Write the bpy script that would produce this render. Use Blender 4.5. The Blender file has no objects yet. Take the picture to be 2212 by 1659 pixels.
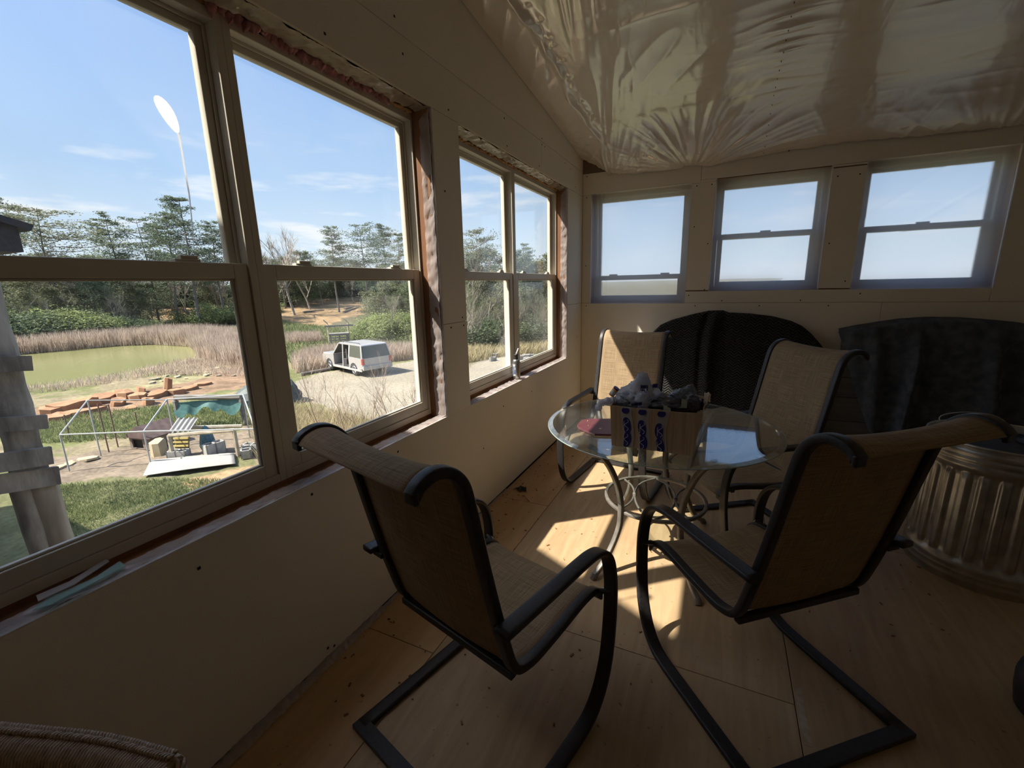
import bpy, bmesh, math, random
import numpy as np
from mathutils import Vector, Matrix, noise
random.seed(7); rng = np.random.default_rng(7)
C = bpy.context.scene.collection
SC = bpy.context.scene
# ------------------------------------------------------------ camera
CAM = np.array([1.30845, 0.0, 1.43]); FPX = 948.98; IW, IH = 2212, 1659
def cam_axes(yaw, pitch, roll):
    f = np.array([-math.sin(yaw)*math.cos(pitch), math.cos(yaw)*math.cos(pitch), -math.sin(pitch)])
    r = np.array([math.cos(yaw), math.sin(yaw), 0.0]); u = np.cross(r, f)
    return r*math.cos(roll)+u*math.sin(roll), -r*math.sin(roll)+u*math.cos(roll), f
CR, CU, CF = cam_axes(0.445122, 0.221415, -0.0233359)
cd = bpy.data.cameras.new('camera'); co = bpy.data.objects.new('camera', cd); C.objects.link(co)
cd.sensor_width = 36; cd.sensor_fit = 'HORIZONTAL'; cd.lens = FPX/IW*36; cd.clip_start = 0.02; cd.clip_end = 1000
co.matrix_world = Matrix(((CR[0], CU[0], -CF[0], CAM[0]), (CR[1], CU[1], -CF[1], CAM[1]), (CR[2], CU[2], -CF[2], CAM[2]), (0, 0, 0, 1)))
SC.camera = co
# ------------------------------------------------------------ light
sun = bpy.data.lights.new('sun', 'SUN'); sun.energy = 4.7; sun.angle = math.radians(0.6); sun.color = (1.0, 0.93, 0.82)
so = bpy.data.objects.new('sun', sun); C.objects.link(so)
SUND = Vector((1.0, 0.82, -1.55)).normalized()
so.rotation_euler = (-SUND).to_track_quat('Z', 'Y').to_euler(); so.location = (-20, -15, 30)
SKY_STRENGTH = 0.44
wd = bpy.data.worlds.new('sky'); SC.world = wd; wd.use_nodes = True
def build_world():
    nt = wd.node_tree; nt.nodes.clear(); N = nt.nodes.new; L = nt.links.new
    out = N('ShaderNodeOutputWorld'); bg = N('ShaderNodeBackground'); bg.inputs['Strength'].default_value = SKY_STRENGTH
    tc = N('ShaderNodeTexCoord'); sep = N('ShaderNodeSeparateXYZ'); L(tc.outputs['Generated'], sep.inputs[0])
    rp = N('ShaderNodeValToRGB'); L(sep.outputs['Z'], rp.inputs['Fac'])
    e = rp.color_ramp.elements
    e[0].position = 0.0; e[0].color = (.84, .92, 1.0, 1); e[1].position = 1.0; e[1].color = (.15, .31, .72, 1)
    for p, c in ((.06, (.72, .86, .98, 1)), (.2, (.44, .64, .92, 1)), (.42, (.27, .47, .86, 1))):
        q = e.new(p); q.color = c
    mp = N('ShaderNodeMapping'); mp.inputs['Scale'].default_value = (1.6, 1.6, 9); L(tc.outputs['Generated'], mp.inputs[0])
    nz = N('ShaderNodeTexNoise'); nz.inputs['Scale'].default_value = 3.2; nz.inputs['Detail'].default_value = 7; nz.inputs['Roughness'].default_value = .6
    L(mp.outputs[0], nz.inputs['Vector'])
    cr = N('ShaderNodeValToRGB'); cr.color_ramp.elements[0].position = .53; cr.color_ramp.elements[1].position = .66
    L(nz.outputs['Fac'], cr.inputs['Fac'])
    lo = N('ShaderNodeMapRange'); lo.inputs['From Min'].default_value = .30; lo.inputs['From Max'].default_value = .10
    lo.inputs['To Min'].default_value = 0; lo.inputs['To Max'].default_value = .85; L(sep.outputs['Z'], lo.inputs['Value'])
    ml = N('ShaderNodeMath'); ml.operation = 'MULTIPLY'; L(cr.outputs['Color'], ml.inputs[0]); L(lo.outputs[0], ml.inputs[1])
    mx = N('ShaderNodeMixRGB'); L(ml.outputs[0], mx.inputs['Fac']); L(rp.outputs['Color'], mx.inputs['Color1']); mx.inputs['Color2'].default_value = (.95, .97, 1, 1)
    gm = N('ShaderNodeMath'); gm.operation = 'LESS_THAN'; gm.inputs[1].default_value = -.01; L(sep.outputs['Z'], gm.inputs[0])
    m2 = N('ShaderNodeMixRGB'); L(gm.outputs[0], m2.inputs['Fac']); L(mx.outputs[0], m2.inputs['Color1']); m2.inputs['Color2'].default_value = (.22, .22, .15, 1)
    # bright aureole of the clear sky around the sun
    dt = N('ShaderNodeVectorMath'); dt.operation = 'DOT_PRODUCT'; L(tc.outputs['Generated'], dt.inputs[0]); dt.inputs[1].default_value = tuple(-SUND)
    ac = N('ShaderNodeMath'); ac.operation = 'ARCCOSINE'; L(dt.outputs['Value'], ac.inputs[0])
    dv = N('ShaderNodeMath'); dv.operation = 'MULTIPLY'; dv.inputs[1].default_value = -1/.20; L(ac.outputs[0], dv.inputs[0])
    ex = N('ShaderNodeMath'); ex.operation = 'EXPONENT'; L(dv.outputs[0], ex.inputs[0])
    sc_ = N('ShaderNodeVectorMath'); sc_.operation = 'SCALE'; sc_.inputs[0].default_value = (13.0, 12.7, 12.0); L(ex.outputs[0], sc_.inputs['Scale'])
    ad = N('ShaderNodeVectorMath'); ad.operation = 'ADD'; L(m2.outputs[0], ad.inputs[0]); L(sc_.outputs[0], ad.inputs[1])
    L(ad.outputs[0], bg.inputs['Color']); L(bg.outputs[0], out.inputs['Surface'])
build_world()
vs = SC.view_settings; vs.view_transform = 'Standard'; vs.look = 'None'; vs.exposure = 1.34; vs.gamma = 1.0; vs.use_curve_mapping = False
cy = SC.cycles; cy.max_bounces = 16; cy.diffuse_bounces = 12; cy.transparent_max_bounces = 24; cy.sample_clamp_indirect = 10.0; cy.caustics_refractive = True; cy.caustics_reflective = True; cy.blur_glossy = 1.0
# ------------------------------------------------------------ helpers
def ray(px, py): return CF*FPX + CR*(px-IW/2) - CU*(py-IH/2)
def hit(px, py, ax, v):
    d = ray(px, py); t = (v-CAM[ax])/d[ax]; return CAM + d*t
GZ = -3.7
def sstep(a, b, x):
    t = np.clip((x-a)/(b-a), 0, 1); return t*t*(3-2*t)
def ground_h(x, y):
    x = np.asarray(x, float); y = np.asarray(y, float)
    d = np.hypot(x, y)
    h = GZ + 3.6*sstep(66, 118, d) + 1.6*sstep(110, 220, d)
    h = h + .18*np.sin(x*.21)*np.cos(y*.17)*sstep(64, 80, d) + .5*np.sin(x*.09+1)*np.sin(y*.07)*sstep(75, 120, d)
    return h
def at_ground(px, py):
    d = ray(px, py); d = d/np.hypot(d[0], d[1]); t = 3.0
    for i in range(4000):
        p = CAM + d*t; dz = p[2]-float(ground_h(p[0], p[1]))
        if dz < .01: break
        t += max(.02, min(dz*2.0, 1.0))
        if t > 260: break
    return p
def at_depth(px, py, t):
    d = ray(px, py); d = d/np.hypot(d[0], d[1]); return CAM + d*t

def vnoise(x, y, f, s=0):
    r = np.random.default_rng(int(s)+1); A = r.random((256, 256)); u = x*f+500; v = y*f+500
    i = np.floor(u).astype(int); j = np.floor(v).astype(int); fu = u-i; fv = v-j; fu = fu*fu*(3-2*fu); fv = fv*fv*(3-2*fv)
    g_ = lambda a, b: A[a % 256, b % 256]
    return (g_(i, j)*(1-fu)+g_(i+1, j)*fu)*(1-fv)+(g_(i, j+1)*(1-fu)+g_(i+1, j+1)*fu)*fv
def fbm(x, y, f, s=0): return (vnoise(x, y, f, s)*.5+vnoise(x, y, f*2.1, s+1)*.3+vnoise(x, y, f*4.3, s+2)*.2)
class MB:
    def __init__(s): s.v = []; s.f = []; s.uv = None
    def add(s, vs, fs):
        o = len(s.v); s.v += [tuple(map(float, p)) for p in vs]; s.f += [tuple(i+o for i in f) for f in fs]; return s
    def box(s, lo, hi, M=None):
        x0, y0, z0 = lo; x1, y1, z1 = hi
        vs = [(x0,y0,z0),(x1,y0,z0),(x1,y1,z0),(x0,y1,z0),(x0,y0,z1),(x1,y0,z1),(x1,y1,z1),(x0,y1,z1)]
        if M is not None: vs = [M @ Vector(p) for p in vs]
        return s.add(vs, [(0,3,2,1),(4,5,6,7),(0,1,5,4),(1,2,6,5),(2,3,7,6),(3,0,4,7)])
    def tube(s, path, r, seg=8, closed=False, caps=True, flat=None, up=None, twist=0):
        P = [Vector(p) for p in path]; n = len(P); R = r if hasattr(r, '__len__') else [r]*n
        ups = Vector(up) if up else None; nrm = None; vs = []; 
        for i in range(n):
            if closed: t = (P[(i+1) % n]-P[i-1]).normalized()
            else: t = (P[min(i+1, n-1)]-P[max(i-1, 0)]).normalized()
            if ups is not None: a = (ups - t*ups.dot(t)).normalized()
            else:
                if nrm is None:
                    a = t.orthogonal().normalized()
                else: a = (nrm - t*nrm.dot(t)).normalized()
                nrm = a
            b = t.cross(a)
            for k in range(seg):
                an = 2*math.pi*(k+.5)/seg + twist
                if flat: 
                    cx, cyy = math.cos(an), math.sin(an); e = .35
                    q = a*(flat[0]*math.copysign(abs(cx)**e, cx)) + b*(flat[1]*math.copysign(abs(cyy)**e, cyy))
                    vs.append(P[i]+q*R[i])
                else: vs.append(P[i]+(a*math.cos(an)+b*math.sin(an))*R[i])
        fs = []
        for i in range(n if closed else n-1):
            for k in range(seg):
                a0 = i*seg+k; a1 = i*seg+(k+1) % seg; j = (i+1) % n
                fs.append((a0, a1, j*seg+(k+1) % seg, j*seg+k))
        if caps and not closed: fs += [tuple(range(seg))[::-1], tuple(range((n-1)*seg, n*seg))]
        return s.add(vs, fs)
    def lathe(s, prof, c=(0,0,0), seg=24, fn=None, caps=False):
        vs = []; n = len(prof)
        for r, z in prof:
            for k in range(seg):
                a = 2*math.pi*k/seg; rr = fn(r, z, a) if fn else r
                vs.append((c[0]+rr*math.cos(a), c[1]+rr*math.sin(a), c[2]+z))
        fs = [(i*seg+k, i*seg+(k+1) % seg, (i+1)*seg+(k+1) % seg, (i+1)*seg+k) for i in range(n-1) for k in range(seg)]
        if caps: fs += [tuple(range(seg))[::-1], tuple(range((n-1)*seg, n*seg))]
        return s.add(vs, fs)
    def grid(s, nu, nv, fn):
        vs = [fn(i/nu, j/nv) for j in range(nv+1) for i in range(nu+1)]
        return s.add(vs, [(j*(nu+1)+i, j*(nu+1)+i+1, (j+1)*(nu+1)+i+1, (j+1)*(nu+1)+i) for j in range(nv) for i in range(nu)])
    def prism(s, pts, a, b):   # pts list of Vector-like (3D) front; extrude by vector
        n = len(pts); off = Vector(b)
        vs = [Vector(p) for p in pts]+[Vector(p)+off for p in pts]
        return s.add(vs, [tuple(range(n)), tuple(range(n, 2*n))[::-1]]+[(i, i+n, (i+1) % n+n, (i+1) % n) for i in range(n)])
    def mesh(s, name, smooth=False):
        me = bpy.data.meshes.new(name); me.from_pydata(s.v, [], s.f); me.update()
        bm = bmesh.new(); bm.from_mesh(me); bmesh.ops.recalc_face_normals(bm, faces=bm.faces[:]); bm.to_mesh(me); bm.free()
        if smooth: me.polygons.foreach_set('use_smooth', [True]*len(me.polygons))
        return me
    def obj(s, name, m, parent=None, smooth=False, bevel=0, sub=0, solid=0, auto=True):
        me = s.mesh(name, smooth); o = bpy.data.objects.new(name, me); C.objects.link(o)
        if m: me.materials.append(m)
        if parent: o.parent = parent
        if solid:
            d = o.modifiers.new('s', 'SOLIDIFY'); d.thickness = solid; d.offset = 0
        if bevel:
            d = o.modifiers.new('b', 'BEVEL'); d.width = bevel; d.segments = 2; d.limit_method = 'ANGLE'
        if sub:
            d = o.modifiers.new('u', 'SUBSURF'); d.levels = sub; d.render_levels = sub
        return o
def crom(pts, n=8, closed=False):
    P = [Vector(p) for p in pts]; out = []; m = len(P)
    rngi = range(m) if closed else range(m-1)
    for i in rngi:
        p0 = P[(i-1) % m] if closed or i > 0 else P[0]*2-P[1]
        p1 = P[i]; p2 = P[(i+1) % m]; p3 = P[(i+2) % m] if closed or i+2 < m else P[m-1]*2-P[m-2]
        for k in range(n):
            t = k/n
            out.append(.5*((2*p1)+(-p0+p2)*t+(2*p0-5*p1+4*p2-p3)*t*t+(-p0+3*p1-3*p2+p3)*t**3))
    if not closed: out.append(P[-1])
    return out
def tag(o, label, cat, group=None):
    o['label'] = label; o['category'] = cat
    if group: o['group'] = group
    return o
def thing(name, label, cat, loc=(0,0,0), rotz=0, group=None):
    o = bpy.data.objects.new(name, None); C.objects.link(o); o.location = loc; o.rotation_euler = (0, 0, rotz); o.empty_display_size = .1
    return tag(o, label, cat, group)
def struct(o): o['kind'] = 'structure'; return o
def copy_tree(o, kids, parent=None):
    c = o.copy(); C.objects.link(c); c.parent = parent
    for ch in kids.get(o.name, []): copy_tree(ch, kids, c)
    return c
def kidmap(root):
    km = {}
    def rec(o):
        km[o.name] = list(o.children)
        for ch in o.children: rec(ch)
    bpy.context.view_layer.update(); rec(root); return km
# ------------------------------------------------------------ materials
def mat(name, col, rough=.6, metal=0, col2=None, scale=20, stretch=(1,1,1), bump=0, bscale=None, detail=4, spec=.5, trans=0, ramp=(.35,.65), coords='Object', coat=0):
    m = bpy.data.materials.new(name); m.use_nodes = True; nt = m.node_tree; N = nt.nodes.new; L = nt.links.new
    b = nt.nodes['Principled BSDF']; b.inputs['Base Color'].default_value = (*col, 1); b.inputs['Roughness'].default_value = rough
    b.inputs['Metallic'].default_value = metal; b.inputs['Specular IOR Level'].default_value = spec
    if coat: b.inputs['Coat Weight'].default_value = coat
    tc = N('ShaderNodeTexCoord'); mp = N('ShaderNodeMapping'); mp.inputs['Scale'].default_value = stretch; L(tc.outputs[coords], mp.inputs[0])
    if col2:
        n = N('ShaderNodeTexNoise'); n.inputs['Scale'].default_value = scale; n.inputs['Detail'].default_value = detail; L(mp.outputs[0], n.inputs['Vector'])
        r = N('ShaderNodeValToRGB'); r.color_ramp.elements[0].position = ramp[0]; r.color_ramp.elements[1].position = ramp[1]
        r.color_ramp.elements[0].color = (*col, 1); r.color_ramp.elements[1].color = (*col2, 1)
        L(n.outputs['Fac'], r.inputs['Fac']); L(r.outputs['Color'], b.inputs['Base Color'])
    if bump:
        n2 = N('ShaderNodeTexNoise'); n2.inputs['Scale'].default_value = bscale or scale; n2.inputs['Detail'].default_value = 5; L(mp.outputs[0], n2.inputs['Vector'])
        bp = N('ShaderNodeBump'); bp.inputs['Strength'].default_value = bump; bp.inputs['Distance'].default_value = .01
        L(n2.outputs['Fac'], bp.inputs['Height']); L(bp.outputs[0], b.inputs['Normal'])
    if trans:
        out = nt.nodes['Material Output']; tr = N('ShaderNodeBsdfTranslucent'); mx = N('ShaderNodeMixShader'); mx.inputs[0].default_value = trans
        if col2: L(r.outputs['Color'], tr.inputs['Color'])
        else: tr.inputs['Color'].default_value = (*col, 1)
        L(b.outputs[0], mx.inputs[1]); L(tr.outputs[0], mx.inputs[2]); L(mx.outputs[0], out.inputs['Surface'])
    return m
def schlick(nt, ior, nrm=None):
    N = nt.nodes.new; L = nt.links.new; f0 = ((ior-1)/(ior+1))**2
    g = N('ShaderNodeNewGeometry'); d = N('ShaderNodeVectorMath'); d.operation = 'DOT_PRODUCT'; L(g.outputs['Incoming'], d.inputs[0]); L(nrm or g.outputs['Normal'], d.inputs[1])
    a = N('ShaderNodeMath'); a.operation = 'ABSOLUTE'; L(d.outputs['Value'], a.inputs[0])
    b = N('ShaderNodeMath'); b.operation = 'SUBTRACT'; b.inputs[0].default_value = 1; L(a.outputs[0], b.inputs[1]); b.use_clamp = True
    c = N('ShaderNodeMath'); c.operation = 'POWER'; c.inputs[1].default_value = 5; L(b.outputs[0], c.inputs[0])
    e = N('ShaderNodeMath'); e.operation = 'MULTIPLY_ADD'; e.inputs[1].default_value = 1-f0; e.inputs[2].default_value = f0; L(c.outputs[0], e.inputs[0])
    return e
def glass_mat(name, ior=1.5, tint=(.96,.98,.97), dirt=.03, dcol=(.8,.8,.78), boost=1.0, dscale=3.0, drange=(.45,.8)):
    m = bpy.data.materials.new(name); m.use_nodes = True; nt = m.node_tree; nt.nodes.clear(); N = nt.nodes.new; L = nt.links.new
    out = N('ShaderNodeOutputMaterial'); tr = N('ShaderNodeBsdfTransparent'); tr.inputs['Color'].default_value = (*tint, 1)
    gl = N('ShaderNodeBsdfGlossy'); gl.inputs['Roughness'].default_value = .0; fr = schlick(nt, ior)
    g = N('ShaderNodeNewGeometry'); mm = N('ShaderNodeMath'); mm.operation = 'MULTIPLY'; mm.inputs[1].default_value = boost; mm.use_clamp = True
    L(fr.outputs[0], mm.inputs[0])
    mx = N('ShaderNodeMixShader'); L(mm.outputs[0], mx.inputs[0]); L(tr.outputs[0], mx.inputs[1]); L(gl.outputs[0], mx.inputs[2])
    df = N('ShaderNodeBsdfDiffuse'); df.inputs['Color'].default_value = (*dcol, 1); tl = N('ShaderNodeBsdfTranslucent'); tl.inputs['Color'].default_value = (*dcol, 1)
    ad = N('ShaderNodeMixShader'); ad.inputs[0].default_value = .5; L(df.outputs[0], ad.inputs[1]); L(tl.outputs[0], ad.inputs[2])
    tc = N('ShaderNodeTexCoord'); nz = N('ShaderNodeTexNoise'); nz.inputs['Scale'].default_value = dscale; nz.inputs['Detail'].default_value = 8; L(tc.outputs['Object'], nz.inputs['Vector'])
    mr = N('ShaderNodeMapRange'); mr.inputs['From Min'].default_value = drange[0]; mr.inputs['From Max'].default_value = drange[1]; mr.inputs['To Min'].default_value = dirt*.4; mr.inputs['To Max'].default_value = dirt*2.2
    L(nz.outputs['Fac'], mr.inputs['Value'])
    m2 = N('ShaderNodeMixShader'); L(mr.outputs[0], m2.inputs[0]); L(mx.outputs[0], m2.inputs[1]); L(ad.outputs[0], m2.inputs[2]); L(m2.outputs[0], out.inputs['Surface'])
    return m
M = {}
M['drywall'] = mat('drywall', (.84,.79,.69), .9, col2=(.87,.82,.725), scale=2.5, bump=.05, bscale=160, spec=.15)
M['gypsum'] = mat('gypsum_edge', (.82,.82,.82), .9, col2=(.68,.66,.64), scale=40)
M['stud'] = mat('stud_wood', (.33,.15,.055), .7, col2=(.20,.085,.035), scale=6, stretch=(1,1,.15), bump=.2, bscale=30)
M['dark_gap'] = mat('dark_gap', (.03,.022,.018), .9)
M['vinyl'] = mat('cream_vinyl', (.66,.61,.51), .38, col2=(.62,.57,.475), scale=5)
M['glass'] = glass_mat('window_glass', 1.45, tint=(.985,.99,.985), dirt=.028); M['glass_far'] = glass_mat('clean_window_glass', 1.45, tint=(.99,.99,.99), dirt=.006)
M['ply'] = None
M['siding'] = mat('sheathing', (.3,.25,.2), .8)
M['black_metal'] = mat('black_powder_coat', (.022,.02,.021), .42, col2=(.034,.031,.031), scale=90, bump=.12, bscale=350, spec=.45)
M['grey_metal'] = mat('taupe_painted_steel', (.20,.18,.155), .42, col2=(.13,.115,.10), scale=25, bump=.05, bscale=200)
M['chrome'] = mat('bolt_metal', (.5,.48,.45), .35, 1)
M['foam'] = mat('spray_foam', (.62,.36,.13), .7, col2=(.42,.2,.07), scale=25, bump=.3, bscale=60)
M['pink'] = mat('pink_insulation', (.50,.23,.22), .95, col2=(.32,.13,.13), scale=30, bump=.6, bscale=60)
def film_mat(name, tcol, a_tr, rough, dcol, a_tl=.5, bump=.1, bscale=6, ior=1.45):
    m = bpy.data.materials.new(name); m.use_nodes = True; nt = m.node_tree; nt.nodes.clear(); N = nt.nodes.new; L = nt.links.new
    out = N('ShaderNodeOutputMaterial'); tr = N('ShaderNodeBsdfTransparent'); tr.inputs['Color'].default_value = (*tcol, 1)
    df = N('ShaderNodeBsdfDiffuse'); df.inputs['Color'].default_value = (*dcol, 1); tl = N('ShaderNodeBsdfTranslucent'); tl.inputs['Color'].default_value = (*dcol, 1)
    a = N('ShaderNodeMixShader'); a.inputs[0].default_value = a_tl; L(df.outputs[0], a.inputs[1]); L(tl.outputs[0], a.inputs[2])
    b = N('ShaderNodeMixShader'); b.inputs[0].default_value = a_tr; L(a.outputs[0], b.inputs[1]); L(tr.outputs[0], b.inputs[2])
    gl = N('ShaderNodeBsdfGlossy'); gl.inputs['Roughness'].default_value = rough
    tc = N('ShaderNodeTexCoord'); nz = N('ShaderNodeTexNoise'); nz.inputs['Scale'].default_value = bscale; nz.inputs['Detail'].default_value = 3; L(tc.outputs['Object'], nz.inputs['Vector'])
    bp = N('ShaderNodeBump'); bp.inputs['Strength'].default_value = bump; bp.inputs['Distance'].default_value = .02; L(nz.outputs['Fac'], bp.inputs['Height'])
    fr = schlick(nt, ior, bp.outputs[0]); L(bp.outputs[0], gl.inputs['Normal'])
    c = N('ShaderNodeMixShader'); L(fr.outputs[0], c.inputs[0]); L(b.outputs[0], c.inputs[1]); L(gl.outputs[0], c.inputs[2]); L(c.outputs[0], out.inputs['Surface'])
    return m
M['wrap_warm'] = film_mat('amber_backed_wrap', (.95,.85,.7), .35, .2, (.62,.46,.32), .3, .35, 25)
M['wrap'] = film_mat('plastic_wrap', (.95,.92,.9), .42, .18, (.72,.66,.64), .35, .35, 25)
def sling_mat():
    m = bpy.data.materials.new('woven_sling'); m.use_nodes = True; nt = m.node_tree; N = nt.nodes.new; L = nt.links.new
    b = nt.nodes['Principled BSDF']; b.inputs['Roughness'].default_value = .75; b.inputs['Specular IOR Level'].default_value = .25
    tc = N('ShaderNodeTexCoord'); ns = []
    for sc in ((420, 9, 1), (9, 420, 1)):
        mp = N('ShaderNodeMapping'); mp.inputs['Scale'].default_value = sc; L(tc.outputs['UV'], mp.inputs[0])
        n = N('ShaderNodeTexNoise'); n.inputs['Scale'].default_value = 1; n.inputs['Detail'].default_value = 3; L(mp.outputs[0], n.inputs['Vector']); ns.append(n)
    ad = N('ShaderNodeMath'); ad.operation = 'ADD'; L(ns[0].outputs['Fac'], ad.inputs[0]); L(ns[1].outputs['Fac'], ad.inputs[1])
    r = N('ShaderNodeValToRGB'); r.color_ramp.elements[0].position = .36; r.color_ramp.elements[1].position = .62
    hf = N('ShaderNodeMath'); hf.operation = 'MULTIPLY'; hf.inputs[1].default_value = .5; L(ad.outputs[0], hf.inputs[0])
    r.color_ramp.elements[0].color = (.22,.145,.08,1); r.color_ramp.elements[1].color = (.48,.355,.22,1); L(hf.outputs[0], r.inputs['Fac'])
    L(r.outputs['Color'], b.inputs['Base Color'])
    bp = N('ShaderNodeBump'); bp.inputs['Strength'].default_value = .25; bp.inputs['Distance'].default_value = .002; L(hf.outputs[0], bp.inputs['Height']); L(bp.outputs[0], b.inputs['Normal'])
    out = nt.nodes['Material Output']; tr = N('ShaderNodeBsdfTranslucent'); wm = N('ShaderNodeMixRGB'); wm.blend_type = 'MULTIPLY'; wm.inputs['Fac'].default_value = 1; L(r.outputs['Color'], wm.inputs['Color1']); wm.inputs['Color2'].default_value = (1, .66, .36, 1); L(wm.outputs[0], tr.inputs['Color']); mx = N('ShaderNodeMixShader'); mx.inputs[0].default_value = .16
    L(b.outputs[0], mx.inputs[1]); L(tr.outputs[0], mx.inputs[2]); L(mx.outputs[0], out.inputs['Surface'])
    return m
M['sling'] = sling_mat()
def ply_mat(name, c1, c2, rot=0):
    m = bpy.data.materials.new(name); m.use_nodes = True; nt = m.node_tree; N = nt.nodes.new; L = nt.links.new
    b = nt.nodes['Principled BSDF']; b.inputs['Roughness'].default_value = .5; b.inputs['Specular IOR Level'].default_value = .35
    tc = N('ShaderNodeTexCoord'); mp = N('ShaderNodeMapping'); mp.inputs['Scale'].default_value = (9, .9, 1); mp.inputs['Rotation'].default_value = (0,0,rot); L(tc.outputs['Object'], mp.inputs[0])
    oi = N('ShaderNodeObjectInfo'); av = N('ShaderNodeVectorMath'); L(mp.outputs[0], av.inputs[0]); L(oi.outputs['Random'], av.inputs[1])
    w = N('ShaderNodeTexNoise'); w.inputs['Scale'].default_value = 2.2; w.inputs['Detail'].default_value = 6; w.inputs['Distortion'].default_value = 1.2; L(av.outputs[0], w.inputs['Vector'])
    r = N('ShaderNodeValToRGB'); r.color_ramp.elements[0].position = .3; r.color_ramp.elements[1].position = .7; r.color_ramp.elements[0].color = (*c1,1); r.color_ramp.elements[1].color = (*c2,1)
    L(w.outputs['Fac'], r.inputs['Fac'])
    # scuffs and dusty patches
    n = N('ShaderNodeTexNoise'); n.inputs['Scale'].default_value = 3.5; n.inputs['Detail'].default_value = 9; n.inputs['Roughness'].default_value = .7; L(tc.outputs['Object'], n.inputs['Vector'])
    r2 = N('ShaderNodeValToRGB'); r2.color_ramp.elements[0].position = .52; r2.color_ramp.elements[1].position = .78; r2.color_ramp.elements[0].color = (0,0,0,1); r2.color_ramp.elements[1].color = (.38,.38,.38,1)
    L(n.outputs['Fac'], r2.inputs['Fac'])
    mx = N('ShaderNodeMixRGB'); L(r2.outputs['Color'], mx.inputs['Fac']); L(r.outputs['Color'], mx.inputs['Color1']); mx.inputs['Color2'].default_value = (.56,.45,.32,1)
    n3 = N('ShaderNodeTexNoise'); n3.inputs['Scale'].default_value = 38; n3.inputs['Detail'].default_value = 4; L(tc.outputs['Object'], n3.inputs['Vector'])
    r3 = N('ShaderNodeValToRGB'); r3.color_ramp.elements[0].position = .27; r3.color_ramp.elements[1].position = .33; r3.color_ramp.elements[0].color = (.7,.7,.7,1); r3.color_ramp.elements[1].color = (0,0,0,1); L(n3.outputs['Fac'], r3.inputs['Fac'])
    m3 = N('ShaderNodeMixRGB'); L(r3.outputs['Color'], m3.inputs['Fac']); L(mx.outputs[0], m3.inputs['Color1']); m3.inputs['Color2'].default_value = (.14,.10,.07,1)
    L(m3.outputs[0], b.inputs['Base Color'])
    bp = N('ShaderNodeBump'); bp.inputs['Strength'].default_value = .15; bp.inputs['Distance'].default_value = .004; L(n.outputs['Fac'], bp.inputs['Height']); L(bp.outputs[0], b.inputs['Normal'])
    return m
M['ply'] = ply_mat('plywood', (.40,.27,.15), (.50,.355,.205))
M['osb'] = ply_mat('darker_plywood', (.50,.31,.145), (.58,.385,.20))
# ------------------------------------------------------------ room shell
D = 4.44; XR = 4.4; YB = -2.3
OPS = [(.075, 1.93), (2.168, 3.982)]; OZ0, OZ1 = .738, 2.255
TK = .013
floor = struct(MB().box((-.05, YB-.1, -.2), (XR+.1, D+.15, -.016)).obj('floor', M['dark_gap']))
def sheet(x0, x1, y0, y1, m='ply'):
    g = .0015; MB().box((x0+g, y0+g, -.016), (x1-g, y1-g, 0)).obj('plywood_sheet', M[m], floor, bevel=.001)
for a, b in ((YB, -.12), (-.12, 1.19), (1.19, 2.49), (2.49, D)): sheet(0.0, .364, a, b, 'osb')
for a, b in ((YB, -.92), (-.92, 1.515), (1.515, 3.955), (3.955, D)): sheet(.364, 1.635, a, b)
for a, b in ((YB, .30), (.30, 2.735), (2.735, D)): sheet(1.635, 2.86, a, b)
for a, b in ((YB, -.92), (-.92, 1.515), (1.515, 3.955), (3.955, D)): sheet(2.86, XR, a, b)
MB().box((1.641, 1.37, -.001), (1.664, 1.60, .0012)).obj('filler_strip', mat('pale_filler', (.50,.42,.31), .8, col2=(.38,.29,.19), scale=30), floor)
# left wall: framing core behind the drywall
wl = struct(MB().box((-.19, YB-.1, -.1), (-.0135, OPS[0][0]-.0, 3.5)).box((-.19, OPS[0][1], -.1), (-.0135, OPS[1][0], 3.5)).box((-.19, OPS[1][1], -.1), (-.0135, D+.15, 3.5))
    .box((-.19, OPS[0][0], -.1), (-.0135, OPS[0][1], OZ0-.004)).box((-.19, OPS[1][0], -.1), (-.0135, OPS[1][1], OZ0-.004))
    .box((-.19, OPS[0][0], OZ1), (-.0135, OPS[0][1], 3.5)).box((-.19, OPS[1][0], OZ1), (-.0135, OPS[1][1], 3.5)).obj('wall_left', M['dark_gap']))
def board(boxes, parent, m='drywall', name='drywall_sheet'):
    b = MB()
    for lo, hi in boxes: b.box(lo, hi)
    return b.obj(name, M[m], parent, bevel=.0012)
g = .0012; S1 = 1.237; S2 = 2.255; S3 = 2.47
X0 = -TK
def lw(y0, y1, z0, z1, parent=wl): board([((X0, y0+g, z0+g), (0, y1-g, z1-g))], parent)
lw(YB, -.4, .012, OZ0)
lw(-.4, D, .012, OZ0)
for (a, b) in ((YB, OPS[0][0]), (OPS[0][1], OPS[1][0]), (OPS[1][1], D)):
    lw(a, b, OZ0-2*g, S1)
    lw(a, b, S1, S2)
lw(YB, 0.3, S2, S3); lw(.3, 3.35, S2, S3); lw(3.35, D, S2, S3)
def lw_top(y0, y1):
    P = lambda y: 3.0965-.115*y+.02
    pts = [(0, y0+g, S3+g), (0, y1-g, S3+g), (0, y1-g, P(y1)), (0, y0+g, P(y0))]
    MB().prism(pts, 0, (-TK, 0, 0)).obj('drywall_sheet', M['drywall'], wl)
lw_top(YB, 0.9); lw_top(.9, 3.95); lw_top(3.95, D)
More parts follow.
